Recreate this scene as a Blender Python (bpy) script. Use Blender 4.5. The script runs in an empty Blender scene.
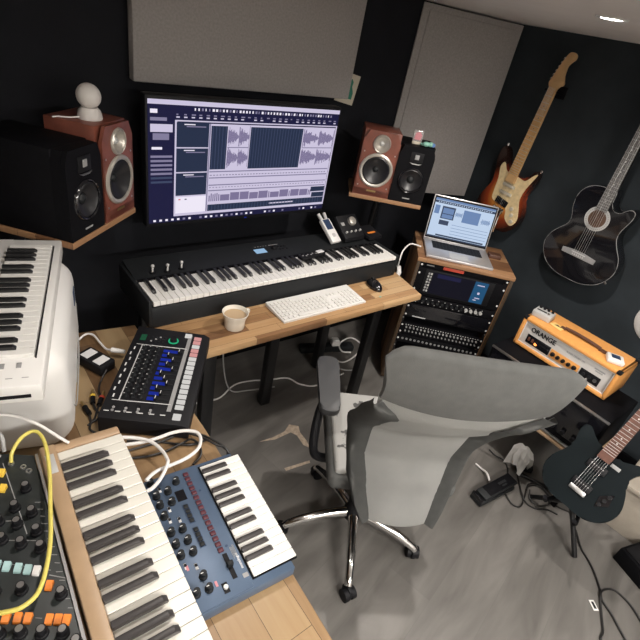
import bpy, bmesh, math, random
from mathutils import Vector, Matrix, Euler
random.seed(7)
S = bpy.context.scene
COL = S.collection
PI = math.pi
def R(d): return math.radians(d)

# ------------------------------------------------------------------ materials
def mat(name, col, rough=.5, metal=0., noise=0., nscale=40., spec=.5, emit=None, estr=1., coat=0., bump=0., bscale=200., alpha=1., trans=0.):
    m = bpy.data.materials.new(name); m.use_nodes = True
    nt = m.node_tree; b = nt.nodes['Principled BSDF']
    c = (*col, 1.)
    b.inputs['Base Color'].default_value = c
    b.inputs['Roughness'].default_value = rough
    b.inputs['Metallic'].default_value = metal
    b.inputs['Specular IOR Level'].default_value = spec
    b.inputs['Coat Weight'].default_value = coat
    b.inputs['Transmission Weight'].default_value = trans
    b.inputs['Alpha'].default_value = alpha
    tc = nt.nodes.new('ShaderNodeTexCoord')
    if noise > 0:
        n = nt.nodes.new('ShaderNodeTexNoise'); n.inputs['Scale'].default_value = nscale; n.inputs['Detail'].default_value = 4
        r = nt.nodes.new('ShaderNodeValToRGB')
        r.color_ramp.elements[0].position = .3; r.color_ramp.elements[1].position = .7
        r.color_ramp.elements[0].color = (*[x*(1-noise) for x in col], 1)
        r.color_ramp.elements[1].color = (*[min(1, x*(1+noise)) for x in col], 1)
        nt.links.new(tc.outputs['Object'], n.inputs['Vector']); nt.links.new(n.outputs['Fac'], r.inputs['Fac'])
        nt.links.new(r.outputs['Color'], b.inputs['Base Color'])
    if bump > 0:
        n2 = nt.nodes.new('ShaderNodeTexNoise'); n2.inputs['Scale'].default_value = bscale; n2.inputs['Detail'].default_value = 3
        bp = nt.nodes.new('ShaderNodeBump'); bp.inputs['Strength'].default_value = bump; bp.inputs['Distance'].default_value = .002
        nt.links.new(tc.outputs['Object'], n2.inputs['Vector']); nt.links.new(n2.outputs['Fac'], bp.inputs['Height'])
        nt.links.new(bp.outputs['Normal'], b.inputs['Normal'])
    if emit:
        b.inputs['Emission Color'].default_value = (*emit, 1); b.inputs['Emission Strength'].default_value = estr
    return m

def planks(name, stops, bw, bh, rot=0., rough=.42, grain=.25, mortar=.0006, gs=(3, 60, 3), mcol=(.05, .03, .015), pv=1.):
    """butcher-block / plank boards, procedural"""
    m = bpy.data.materials.new(name); m.use_nodes = True
    nt = m.node_tree; b = nt.nodes['Principled BSDF']; b.inputs['Roughness'].default_value = rough
    tc = nt.nodes.new('ShaderNodeTexCoord'); mp = nt.nodes.new('ShaderNodeMapping'); mp.inputs['Rotation'].default_value = (0, 0, rot)
    mp.inputs['Location'].default_value = (10.03, 10.017, 0)
    nt.links.new(tc.outputs['Object'], mp.inputs['Vector'])
    br = nt.nodes.new('ShaderNodeTexBrick')
    br.inputs['Color1'].default_value = (0, 0, 0, 1); br.inputs['Color2'].default_value = (1, 1, 1, 1)
    br.inputs['Mortar'].default_value = (.5, .5, .5, 1)
    br.inputs['Scale'].default_value = 1; br.inputs['Brick Width'].default_value = bw; br.inputs['Row Height'].default_value = bh
    br.inputs['Mortar Size'].default_value = mortar; br.offset = .37; br.inputs['Bias'].default_value = 0
    nt.links.new(mp.outputs['Vector'], br.inputs['Vector'])
    mp2 = nt.nodes.new('ShaderNodeMapping'); mp2.inputs['Scale'].default_value = gs
    nt.links.new(mp.outputs['Vector'], mp2.inputs['Vector'])
    n = nt.nodes.new('ShaderNodeTexNoise'); n.inputs['Scale'].default_value = 1.5; n.inputs['Detail'].default_value = 6; n.inputs['Distortion'].default_value = .6
    nt.links.new(mp2.outputs['Vector'], n.inputs['Vector'])
    mx = nt.nodes.new('ShaderNodeMath'); mx.operation = 'MULTIPLY_ADD'; mx.inputs[1].default_value = grain * 2; mx.inputs[2].default_value = -grain
    nt.links.new(n.outputs['Fac'], mx.inputs[0])
    ad = nt.nodes.new('ShaderNodeMath'); ad.operation = 'MULTIPLY_ADD'; ad.inputs[1].default_value = pv
    a2 = nt.nodes.new('ShaderNodeMath'); a2.operation = 'ADD'; a2.inputs[1].default_value = (1-pv)/2; nt.links.new(mx.outputs[0], a2.inputs[0])
    sp = nt.nodes.new('ShaderNodeSeparateColor'); nt.links.new(br.outputs['Color'], sp.inputs['Color'])
    nt.links.new(sp.outputs['Red'], ad.inputs[0]); nt.links.new(a2.outputs[0], ad.inputs[2])
    rp = nt.nodes.new('ShaderNodeValToRGB'); cr = rp.color_ramp
    cr.elements[0].position = stops[0][0]; cr.elements[0].color = (*stops[0][1], 1)
    cr.elements[1].position = stops[-1][0]; cr.elements[1].color = (*stops[-1][1], 1)
    for p, c in stops[1:-1]:
        e = cr.elements.new(p); e.color = (*c, 1)
    nt.links.new(ad.outputs[0], rp.inputs['Fac'])
    mi = nt.nodes.new('ShaderNodeMix'); mi.data_type = 'RGBA'
    nt.links.new(br.outputs['Fac'], mi.inputs['Factor']); nt.links.new(rp.outputs['Color'], mi.inputs['A'])
    mi.inputs['B'].default_value = (*mcol, 1)
    nt.links.new(mi.outputs['Result'], b.inputs['Base Color'])
    return m

acacia = [(0., (.10, .046, .021)), (.3, (.25, .130, .058)), (.6, (.39, .230, .108)), (1., (.50, .335, .18))]
M = {}
M['acacia_x'] = planks('acacia_along_wall', acacia, .34, .042, 0)
M['acacia_y'] = planks('acacia_along_side', [(0., (.11, .060, .030)), (.3, (.21, .125, .062)), (.6, (.29, .185, .095)), (1., (.36, .255, .14))], .42, .085, PI/2, gs=(3, 40, 3))
M['rackwood'] = planks('rack_wood', [(0., (.13, .06, .028)), (.5, (.24, .12, .058)), (1., (.34, .19, .095))], .5, .06, 0)
M['laminate'] = planks('grey_laminate', [(.0, (.078, .072, .066)), (.5, (.124, .116, .107)), (1., (.172, .162, .150))], 1.25, .19, R(-12), rough=.5, grain=1.0, mortar=.0005, gs=(1.6, 7, 1), mcol=(.10, .095, .088), pv=.22)
M['blackwall'] = mat('black_wall_paint', (.0085, .0093, .0125), .85, noise=.15, nscale=8, bump=.25, bscale=350, spec=.25)
M['rightwall'] = mat('black_wall_fabric', (.021, .027, .032), .8, noise=.2, nscale=6, bump=.3, bscale=400, spec=.3)
M['palewall'] = mat('pale_wall_paint', (.62, .60, .57), .9, noise=.03, nscale=6)
M['ceiling'] = mat('ceiling_paint', (.72, .69, .67), .9, noise=.03, nscale=6)
M['panel'] = mat('grey_panel_fabric', (.33, .31, .30), .95, noise=.1, nscale=120, bump=.4, bscale=500, spec=.15)
M['tape'] = mat('dried_tape_residue', (.42, .34, .26), .8, noise=.25, nscale=60)
M['black'] = mat('black_plastic', (.007, .007, .0085), .55, spec=.22)
M['blackmatte'] = mat('black_matte', (.0048, .0048, .006), .6, noise=.2, nscale=60, spec=.08)
M['blackgloss'] = mat('black_gloss', (.006, .006, .008), .12, coat=.5)
M['blackmetal'] = mat('black_metal', (.012, .012, .013), .38, .3)
M['charcoal'] = mat('charcoal_plastic', (.012, .0135, .015), .55, spec=.3, noise=.1, nscale=30)
M['white'] = mat('white_plastic', (.70, .69, .67), .38)
M['whitekey'] = mat('white_key', (.72, .71, .68), .28, coat=.2)
M['cream'] = mat('old_ivory_key', (.66, .64, .58), .3, coat=.2)
M['blackkey'] = mat('black_key', (.012, .012, .013), .3, coat=.2)
M['brownkey'] = mat('worn_black_key', (.038, .034, .034), .3, coat=.3)
M['chrome'] = mat('chrome', (.72, .71, .70), .14, 1)
M['steel'] = mat('brushed_steel', (.55, .55, .55), .35, 1)
M['alu'] = mat('aluminium', (.60, .59, .60), .38, .7)
M['silverpl'] = mat('silver_plastic', (.50, .50, .49), .4, .2)
M['cherry'] = mat('cherry_veneer', (.185, .056, .036), .38, noise=.25, nscale=14, coat=.15)
M['conesilver'] = mat('silver_cone', (.52, .49, .44), .35, .6)
M['cone'] = mat('black_cone', (.010, .010, .012), .42)
M['brass'] = mat('brass', (.55, .40, .18), .3, .9)
M['blue'] = mat('blue_metal_panel', (.075, .112, .175), .42, .25, noise=.06, nscale=20)
M['darkblue'] = mat('dark_blue_metal', (.03, .055, .11), .5, .2)
M['redbutton'] = mat('dark_red_button', (.075, .012, .022), .45)
M['orange'] = mat('orange_vinyl', (.68, .31, .085), .55, noise=.06, nscale=60, bump=.3, bscale=300)
M['orangepl'] = mat('orange_plastic', (.75, .22, .03), .4)
M['yellowpl'] = mat('yellow_plastic', (.75, .50, .06), .4)
M['tealpl'] = mat('pale_teal_plastic', (.33, .50, .50), .4)
M['yellowcab'] = mat('yellow_rubber', (.62, .53, .12), .42)
M['whitecab'] = mat('white_rubber', (.72, .70, .68), .4)
M['greycab'] = mat('grey_rubber', (.35, .35, .34), .45)
M['blackcab'] = mat('black_rubber', (.012, .011, .011), .45)
M['tancab'] = mat('tan_rubber', (.55, .30, .13), .45)
M['oak'] = mat('pale_brown_wood', (.40, .272, .165), .42, noise=.14, nscale=12)
M['maple'] = mat('maple', (.58, .36, .17), .35, noise=.08, nscale=20, coat=.3)
M['rosewood'] = mat('rosewood', (.10, .040, .026), .45, noise=.2, nscale=40)
M['greyboard'] = mat('dark_fretboard', (.17, .165, .16), .45)
M['pickguard'] = mat('cream_pearl_pickguard', (.74, .58, .33), .3, noise=.12, nscale=50)
M['mesh'] = mat('grey_chair_mesh', (.40, .40, .385), .85, noise=.07, nscale=9, bump=.5, bscale=900, spec=.2)
M['fabric'] = mat('grey_chair_fabric', (.105, .106, .103), .85, noise=.08, nscale=30, bump=.35, bscale=600, spec=.2)
M['armpad'] = mat('dark_grey_armpad', (.060, .062, .066), .5, bump=.2, bscale=300)
M['ceramic'] = mat('cream_ceramic', (.72, .68, .60), .25, coat=.4)
M['coffee'] = mat('milky_coffee', (.46, .33, .19), .3)
M['paper'] = mat('white_paper', (.68, .67, .65), .8, noise=.04, nscale=10)
M['card'] = mat('cream_card', (.55, .50, .40), .8)
M['green'] = mat('green_print', (.03, .19, .13), .7)
M['greenpl'] = mat('pale_green_plastic', (.20, .42, .34), .5)
M['pink'] = mat('pink_print', (.55, .22, .25), .6)
M['clear'] = mat('clear_plastic', (.85, .8, .8), .1, trans=.75)
M['red'] = mat('red_plastic', (.55, .07, .04), .4)
M['print'] = mat('white_print', (.62, .62, .62), .6)
M['dimprint'] = mat('grey_print', (.28, .28, .28), .6)
M['gold'] = mat('aged_gold_foil', (.78, .55, .20), .5)
M['beige'] = mat('greyed_wood', (.34, .30, .25), .6, noise=.12, nscale=14)
M['brownstrap'] = mat('brown_strap', (.08, .035, .022), .45)
M['dome'] = mat('matte_white_shell', (.66, .63, .60), .5)
def em(name, c, s=1.): return mat(name, (.004, .004, .005), .4, emit=c, estr=s, spec=.1)
M['scr_navy'] = em('screen_navy', (.010, .010, .045), 1)
M['scr_dark'] = em('screen_dark_track', (.018, .028, .062), 1)
M['scr_lav'] = em('screen_lavender', (.60, .55, .72), 1)
M['scr_white'] = em('screen_white', (.85, .80, .92), 1)
M['scr_mid'] = em('screen_mid', (.22, .20, .32), 1)
M['scr_wave'] = em('screen_wave', (.20, .17, .30), 1)
M['scr_stripe'] = em('screen_stripe', (.045, .06, .12), 1)
M['scr_red'] = em('screen_red', (.6, .08, .10), 1)
M['lap_blue'] = em('laptop_blue', (.13, .22, .42), 1)
M['lap_light'] = em('laptop_light', (.50, .62, .80), 1)
M['lap_dark'] = em('laptop_dark', (.03, .05, .10), 1)
M['lcd'] = em('lcd_pale_blue', (.32, .52, .75), .9)
M['rackblue'] = em('rack_screen_blue', (.012, .075, .17), 1)
M['rackscr'] = em('rack_screen_black', (.002, .002, .008), 1)
M['ledblue'] = em('blue_led', (.006, .02, .26), 1.)
M['ledgreen'] = em('green_led', (.02, .35, .16), 1.0)
M['ledlight'] = em('lit_pad_white', (.85, .82, .78), .75)
M['ledpink'] = em('lit_pad_pink', (.90, .42, .40), .7)
M['ledamber'] = em('amber_lamp', (1., .32, .08), 2.2)
M['ledwhite'] = em('white_led', (.9, .9, 1.), 1.5)
M['lamp'] = em('lamp_lens', (1., .95, .88), 30)

def seat_material():
    m = mat('worn_seat_leather', (.40, .40, .385), .6)
    nt = m.node_tree; b = nt.nodes['Principled BSDF']
    tc = nt.nodes.new('ShaderNodeTexCoord'); n = nt.nodes.new('ShaderNodeTexNoise'); n.inputs['Scale'].default_value = 16; n.inputs['Detail'].default_value = 7
    r = nt.nodes.new('ShaderNodeValToRGB'); r.color_ramp.elements[0].position = .585; r.color_ramp.elements[1].position = .605
    r.color_ramp.elements[0].color = (.47, .47, .455, 1); r.color_ramp.elements[1].color = (.10, .10, .10, 1)
    nt.links.new(tc.outputs['Object'], n.inputs['Vector']); nt.links.new(n.outputs['Fac'], r.inputs['Fac']); nt.links.new(r.outputs['Color'], b.inputs['Base Color'])
    return m
M['seat'] = seat_material()
def sunburst_material():
    m = mat('sunburst_lacquer', (.3, .1, .03), .2, coat=.6)
    nt = m.node_tree; b = nt.nodes['Principled BSDF']
    tc = nt.nodes.new('ShaderNodeTexCoord'); mp = nt.nodes.new('ShaderNodeMapping'); mp.inputs['Location'].default_value = (0, 0, -.19); 
    mp2 = nt.nodes.new('ShaderNodeMapping'); mp2.inputs['Scale'].default_value = (6.2, 0, 5.0)
    ln = nt.nodes.new('ShaderNodeVectorMath'); ln.operation = 'LENGTH'
    r = nt.nodes.new('ShaderNodeValToRGB'); cr = r.color_ramp
    cr.elements[0].position = .35; cr.elements[0].color = (.62, .26, .05, 1); cr.elements[1].position = 1.; cr.elements[1].color = (.02, .008, .006, 1)
    e = cr.elements.new(.68); e.color = (.26, .045, .015, 1)
    nt.links.new(tc.outputs['Object'], mp.inputs['Vector']); nt.links.new(mp.outputs['Vector'], mp2.inputs['Vector']); nt.links.new(mp2.outputs['Vector'], ln.inputs[0])
    nt.links.new(ln.outputs['Value'], r.inputs['Fac']); nt.links.new(r.outputs['Color'], b.inputs['Base Color'])
    return m
M['sunburst'] = sunburst_material()

# ------------------------------------------------------------------ mesh builder
def catmull(pts, n=6, closed=False):
    P = [Vector(p) for p in pts]; out = []; L = len(P)
    rng = range(L if closed else L - 1)
    for i in rng:
        p0 = P[(i-1) % L] if closed or i > 0 else P[0]*2 - P[1]
        p1 = P[i]; p2 = P[(i+1) % L]
        p3 = P[(i+2) % L] if closed or i + 2 < L else P[-1]*2 - P[-2]
        for k in range(n):
            t = k / n
            out.append(.5*((2*p1) + (-p0+p2)*t + (2*p0-5*p1+4*p2-p3)*t*t + (-p0+3*p1-3*p2+p3)*t**3))
    if not closed: out.append(P[-1].copy())
    return out

class MB:
    def __init__(s): s.bm = bmesh.new(); s.mi = 0
    def _tag(s, verts=None, faces=None):
        fs = set(faces or [])
        for v in verts or []: fs.update(v.link_faces)
        for f in fs: f.material_index = s.mi
        return s
    def box(s, c, d, bev=0., rot=None, seg=2):
        r = bmesh.ops.create_cube(s.bm, size=1.)
        vs = r['verts']
        for v in vs: v.co = Vector((v.co.x*d[0], v.co.y*d[1], v.co.z*d[2]))
        if bev > 0:
            es = {e for v in vs for e in v.link_edges}
            g = bmesh.ops.bevel(s.bm, geom=list(es), offset=min(bev, min(d)*.49), segments=seg, affect='EDGES', profile=.5)
            vs = list({v for f in g['faces'] for v in f.verts} | {v for v in vs if v.is_valid})
        T = Matrix.Translation(Vector(c))
        if rot is not None: T = T @ Euler(rot).to_matrix().to_4x4()
        for v in vs: v.co = T @ v.co
        return s._tag(vs)
    def cyl(s, p0, p1, r0, r1=None, seg=20, cap=True):
        r1 = r0 if r1 is None else r1
        p0 = Vector(p0); p1 = Vector(p1); d = p1 - p0
        q = d.to_track_quat('Z', 'Y').to_matrix()
        a = []; b = []
        for i in range(seg):
            t = 2*PI*i/seg; o = Vector((math.cos(t), math.sin(t), 0))
            a.append(s.bm.verts.new(p0 + q @ (o*r0))); b.append(s.bm.verts.new(p1 + q @ (o*r1)))
        fs = []
        for i in range(seg):
            j = (i+1) % seg; fs.append(s.bm.faces.new((a[i], a[j], b[j], b[i])))
        if cap:
            fs.append(s.bm.faces.new(list(reversed(a)))); fs.append(s.bm.faces.new(b))
        return s._tag(faces=fs)
    def lathe(s, prof, org=(0, 0, 0), axis=(0, 0, 1), seg=28, caps=True):
        q = Vector(axis).to_track_quat('Z', 'Y').to_matrix(); o = Vector(org); rings = []
        for r, h in prof:
            if r < 1e-6: rings.append([s.bm.verts.new(o + q @ Vector((0, 0, h)))])
            else: rings.append([s.bm.verts.new(o + q @ Vector((r*math.cos(2*PI*i/seg), r*math.sin(2*PI*i/seg), h))) for i in range(seg)])
        fs = []
        for A, B in zip(rings, rings[1:]):
            for i in range(seg):
                j = (i+1) % seg
                if len(A) == 1 and len(B) == 1: continue
                if len(A) == 1: fs.append(s.bm.faces.new((A[0], B[j], B[i])))
                elif len(B) == 1: fs.append(s.bm.faces.new((A[i], A[j], B[0])))
                else: fs.append(s.bm.faces.new((A[i], A[j], B[j], B[i])))
        if caps:
            if len(rings[0]) > 1: fs.append(s.bm.faces.new(list(reversed(rings[0]))))
            if len(rings[-1]) > 1: fs.append(s.bm.faces.new(rings[-1]))
        return s._tag(faces=fs)
    def prism(s, out, h0, h1, f=lambda u, v, h: (u, v, h), bev=0.):
        """outline (u,v) extruded h0->h1"""
        A = [s.bm.verts.new(f(p[0], p[1], h0)) for p in out]; B = [s.bm.verts.new(f(p[0], p[1], h1)) for p in out]
        fs = [s.bm.faces.new(list(reversed(A))), s.bm.faces.new(B)]; n = len(out)
        for i in range(n): fs.append(s.bm.faces.new((A[i], A[(i+1) % n], B[(i+1) % n], B[i])))
        if bev > 0:
            es = list(fs[0].edges) + list(fs[1].edges)
            g = bmesh.ops.bevel(s.bm, geom=es, offset=bev, segments=2, affect='EDGES', profile=.5)
            fs = [x for x in fs if x.is_valid] + g['faces']
        return s._tag(faces=fs)
    def tube(s, pts, r, n=6, seg=8, closed=False, smooth=True):
        P = catmull(pts, n, closed) if smooth else [Vector(p) for p in pts]
        L = len(P); rings = []; up = Vector((0, 0, 1))
        for i in range(L):
            a = P[(i-1) % L] if closed or i else P[0]; b = P[(i+1) % L] if closed or i < L-1 else P[-1]
            t = (b - a); t = t.normalized() if t.length > 1e-9 else Vector((1, 0, 0))
            x = t.cross(up)
            if x.length < 1e-3: x = t.cross(Vector((0, 1, 0)))
            x.normalize(); y = x.cross(t).normalized()
            rr = r(i/(L-1)) if callable(r) else r
            rings.append([s.bm.verts.new(P[i] + (x*math.cos(2*PI*k/seg) + y*math.sin(2*PI*k/seg))*rr) for k in range(seg)])
        fs = []
        for i in range(L if closed else L-1):
            A = rings[i]; B = rings[(i+1) % L]
            for k in range(seg): fs.append(s.bm.faces.new((A[k], A[(k+1) % seg], B[(k+1) % seg], B[k])))
        if not closed: fs.append(s.bm.faces.new(list(reversed(rings[0])))); fs.append(s.bm.faces.new(rings[-1]))
        return s._tag(faces=fs)
    def grid(s, rows, thick=0., closed=False):
        V = [[s.bm.verts.new(p) for p in r] for r in rows]; fs = []
        for A, B in zip(V, V[1:]):
            for i in range(len(A)-1): fs.append(s.bm.faces.new((A[i], A[i+1], B[i+1], B[i])))
        if thick:
            g = bmesh.ops.solidify(s.bm, geom=fs, thickness=thick)
            fs = fs + [x for x in g['geom'] if isinstance(x, bmesh.types.BMFace)]
        return s._tag(faces=fs)
    def quad(s, a, b, c, d):
        return s._tag(faces=[s.bm.faces.new([s.bm.verts.new(p) for p in (a, b, c, d)])])
    def ball(s, c, r, sc=(1, 1, 1), u=20, v=14):
        g = bmesh.ops.create_uvsphere(s.bm, u_segments=u, v_segments=v, radius=r)
        for x in g['verts']: x.co = Vector((x.co.x*sc[0], x.co.y*sc[1], x.co.z*sc[2])) + Vector(c)
        return s._tag(g['verts'])
    def m(s, i): s.mi = i; return s
    def xf(s, T):
        for v in s.bm.verts: v.co = T @ v.co
        return s
    def build(s, name, mats, parent=None, label=None, smooth=True, recalc=True, sub=0):
        me = bpy.data.meshes.new(name)
        if recalc: bmesh.ops.recalc_face_normals(s.bm, faces=s.bm.faces[:])
        if smooth:
            for f in s.bm.faces: f.smooth = True
            for e in s.bm.edges:
                if len(e.link_faces) == 2 and e.calc_face_angle(0) > R(34): e.smooth = False
        s.bm.to_mesh(me); s.bm.free()
        if not isinstance(mats, (list, tuple)): mats = [mats]
        for x in mats: me.materials.append(M[x] if isinstance(x, str) else x)
        o = bpy.data.objects.new(name, me); COL.objects.link(o)
        if parent is not None: o.parent = parent
        if label: o['label'] = label
        if sub:
            md = o.modifiers.new('s', 'SUBSURF'); md.levels = sub; md.render_levels = sub
        return o

def tag(o, label, cat, group=None, kind=None):
    o['label'] = label; o['category'] = cat
    if group: o['group'] = group
    if kind: o['kind'] = kind
    return o
def thing(name, label, cat, loc=(0, 0, 0), rz=0., group=None, mtx=None):
    o = bpy.data.objects.new(name, None); COL.objects.link(o); o.empty_display_size = .05
    if mtx is not None: o.matrix_world = mtx
    else: o.location = loc; o.rotation_euler = (0, 0, R(rz))
    return tag(o, label, cat, group)
def struct(o): o['kind'] = 'structure'; return o
def copy_part(src, parent, loc=None):
    c = src.copy(); COL.objects.link(c); c.parent = parent
    if loc is not None: c.location = loc
    return c
def text(body, size, name, m, parent, T, extrude=.0004, sx=1.):
    cu = bpy.data.curves.new(name, 'FONT'); cu.body = body; cu.size = size; cu.extrude = extrude; cu.align_x = 'LEFT'; cu.resolution_u = 3; cu.offset = size*.022
    t = bpy.data.objects.new(name + '_t', cu); COL.objects.link(t)
    dg = bpy.context.evaluated_depsgraph_get(); me = bpy.data.meshes.new_from_object(t.evaluated_get(dg))
    bpy.data.objects.remove(t); bpy.data.curves.remove(cu)
    me.materials.clear(); me.materials.append(M[m])
    T = T @ Matrix.Diagonal((sx, 1, 1, 1))
    me.transform(T)
    o = bpy.data.objects.new(name, me); COL.objects.link(o); o.parent = parent
    return o
# text frame lying on a vertical front (facing local -y): x right, z up
def FRONT(x, y, z): return Matrix.Translation((x, y, z)) @ Matrix.Rotation(PI/2, 4, 'X')

def keybed(parent, n_white, pitch, x0, yf, length, z, first='C', wm='whitekey', bm='blackkey', bl=.63, drop=.018, bh=.011, bw=.55):
    """real single keys: x0 left edge, yf front y, keys run to yf+length, top at z"""
    names = 'CDEFGAB'; i0 = names.index(first)
    w = MB(); w.box((0, 0, -drop/2), (pitch-.0011, length, drop), .0012, seg=1); W = w.build('white_key', wm, parent)
    b = MB()
    hw = pitch*bw/2; L = length*bl
    b.prism([(-L/2, 0), (L/2, 0), (L/2, bh), (-L/2+bh*.8, bh), (-L/2, bh*.35)], -hw, hw, lambda u, v, h: (h, u, v), bev=.0012)
    B = b.build('black_key', bm, parent)
    first_w = True; first_b = True
    for k in range(n_white):
        nme = names[(i0+k) % 7]; loc = (x0 + (k+.5)*pitch, yf + length/2, z)
        if first_w: W.location = loc; first_w = False
        else: copy_part(W, parent, loc)
        if nme in 'CDFGA' and k < n_white-1:
            off = {'C': -.06, 'D': .06, 'F': -.08, 'G': 0, 'A': .08}[nme]*pitch
            loc = (x0 + (k+1)*pitch + off, yf + length - L/2, z)
            if first_b: B.location = loc; first_b = False
            else: copy_part(B, parent, loc)
def knob(parent, x, y, z, r=.008, h=.014, m='black', cap=None, name='knob'):
    b = MB(); b.lathe([(r*1.15, 0), (r*1.1, h*.3), (r*.9, h*.35), (r*.82, h), (0, h)], (x, y, z), seg=16, caps=False)
    ms = [m]
    if cap: b.m(1).cyl((x, y, z+h-.0005), (x, y, z+h+.0006), r*.62, seg=14); ms.append(cap)
    else: b.m(1).box((x, y+r*.45, z+h+.0002), (r*.18, r*.7, .0008)); ms.append('print')
    return b.build(name, ms, parent)

# ------------------------------------------------------------------ setting
XL, XR, YB, YF, ZC = -1.3, 2.75, 1.97, -1.7, 1.945
def wall(name, c, d, m):
    b = MB(); b.box(c, d); return struct(b.build(name, m, smooth=False))
fb = MB(); fb.box(((XL+XR)/2, (YB+YF)/2, -.05), (XR-XL+.2, YB-YF+.2, .1))
fb.m(1)
res = [(1.018, 1.297), (1.096, 1.290), (1.166, 1.296), (1.215, 1.325), (1.252, 1.293), (1.234, 1.253), (1.232, 1.195), (1.219, 1.144), (1.2, 1.177), (1.208, 1.243), (1.191, 1.276), (1.094, 1.273)]
fb.prism([(x, y) for x, y in res], .0002, .0009)
fb.prism([(1.037, 1.103), (1.17, 1.083), (1.165, 1.07), (1.036, 1.087)], .0002, .0009)
struct(fb.build('floor', ['laminate', 'tape'], smooth=False))
wall('ceiling', ((XL+XR)/2, (YB+YF)/2, ZC+.05), (XR-XL+.2, YB-YF+.2, .1), 'ceiling')
wall('wall_back', ((XL+XR)/2, YB+.05, ZC/2), (XR-XL+.2, .1, ZC), 'blackwall')
wall('wall_right', (XR+.05, (YB+YF)/2, ZC/2), (.1, YB-YF, ZC), 'rightwall')
wall('wall_left', (XL-.05, (YB+YF)/2, ZC/2), (.1, YB-YF, ZC), 'palewall')
wall('wall_front', ((XL+XR)/2, YF-.05, ZC/2), (XR-XL+.2, .1, ZC), 'palewall')
b = MB(); b.box((XR-.008, (YB+YF)/2, .035), (.016, YB-YF, .07), .003); struct(b.build('baseboard_right', 'blackmatte'))
b = MB(); b.box(((XL+XR)/2, YB-.008, .035), (XR-XL-.04, .016, .07), .003); struct(b.build('baseboard_back', 'blackmatte'))

# recessed ceiling lamps (only one is in the photograph; its neighbours light the room)
def spotlamp(x, y, e, label, tgt=None, size=150):
    t = thing('ceiling_spotlight', label, 'lamp', (x, y, ZC), 0, 'ceiling spotlights')
    b = MB(); b.lathe([(.033, -.004), (.046, -.006), (.049, -.0005), (.033, -.0005)], seg=32, caps=False); b.build('trim_ring', 'white', t)
    b = MB(); b.lathe([(0, -.0035), (.033, -.0035), (.033, -.0012), (0, -.0012)], seg=32, caps=False); b.build('lens', 'lamp', t)
    l = bpy.data.lights.new('spot_bulb', 'SPOT'); l.energy = e; l.spot_size = R(size); l.spot_blend = .9; l.shadow_soft_size = .03; l.color = (1., .93, .86)
    o = bpy.data.objects.new('spot_bulb', l); COL.objects.link(o); o.parent = t; o.location = (0, 0, -.02)
    if tgt:
        d = Vector(tgt) - Vector((x, y, ZC-.02)); o.rotation_euler = d.to_track_quat('-Z', 'Y').to_euler()
    return t
LAMPS = [
 (1.735, .835, 64, 'recessed white ceiling spotlight shining near the hanging guitars'),
 (1.735, -.35, 30, 'recessed ceiling spotlight above the floor in front of the black guitar'),
 (.55, -.45, 9, 'recessed ceiling spotlight behind the camera position'),
 (.55, .80, 22, 'recessed ceiling spotlight above the gap between desk and synthesizers'),
 (-.60, .30, 6, 'recessed ceiling spotlight over the left end of the synthesizer table')]
for x, y, e, l in LAMPS: spotlamp(x, y, e, l)
t = thing('added_fill_panel', 'long flat fill light added behind the camera position', 'lamp', (.6, -1.0, ZC))  # unseen panel added as soft fill for upright surfaces, not a known fixture
b = MB(); b.box((0, 0, -.012), (1.5, .34, .022), .004); b.build('housing', 'white', t)
b = MB(); b.box((0, 0, -.0245), (1.44, .28, .003)); b.build('diffuser', 'lamp', t)
l = bpy.data.lights.new('fill_light', 'AREA'); l.shape = 'RECTANGLE'; l.size = 1.44; l.size_y = .28; l.energy = 47; l.color = (1., .96, .91)
o = bpy.data.objects.new('fill_light', l); COL.objects.link(o); o.parent = t; o.location = (0, 0, -.03)
W = bpy.data.worlds.new('room_air'); S.world = W; W.use_nodes = True
W.node_tree.nodes['Background'].inputs['Color'].default_value = (.9, .95, 1., 1); W.node_tree.nodes['Background'].inputs['Strength'].default_value = .05

# ------------------------------------------------------------------ desks
t = thing('desk', 'long wooden butcher-block desk against the back wall carrying the stage piano', 'desk', (1.15, 1.45, 0))
b = MB(); b.prism([(-.66, -.25), (.645, -.25), (.74, .27), (-.60, .27), (-.60, -.02), (-.66, -.035)], .711, .74, bev=.003); b.build('tabletop', 'acacia_x', t)
for x, y in ((-.43, -.13), (.03, .075), (.50, -.115), (.49, .21), (-.55, .2)):
    b = MB(); b.box((x, y, .3555), (.055, .045, .711), .006); b.build('leg', 'blackmetal', t)
b = MB(); b.box((-.49, .035, .69), (.16, .4, .03), .004); b.box((.495, .05, .69), (.04, .38, .03), .004); b.build('crossbar', 'blackmetal', t)
t = thing('side_table', 'wooden butcher-block table at lower left carrying the synthesizers', 'table', (0, .6, 0))
b = MB(); b.prism([(-.75, -1.0), (.43, -1.0), (.484, .265), (.486, .85), (.31, .87), (-.75, .99)], .708, .7405, bev=.003); b.build('tabletop', 'acacia_y', t)
for x, y in ((.36, -.9), (.34, .5), (-.65, -.9), (-.65, .8)):
    b = MB(); b.box((x, y, .354), (.05, .05, .708), .005); b.build('leg', 'blackmetal', t)

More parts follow.
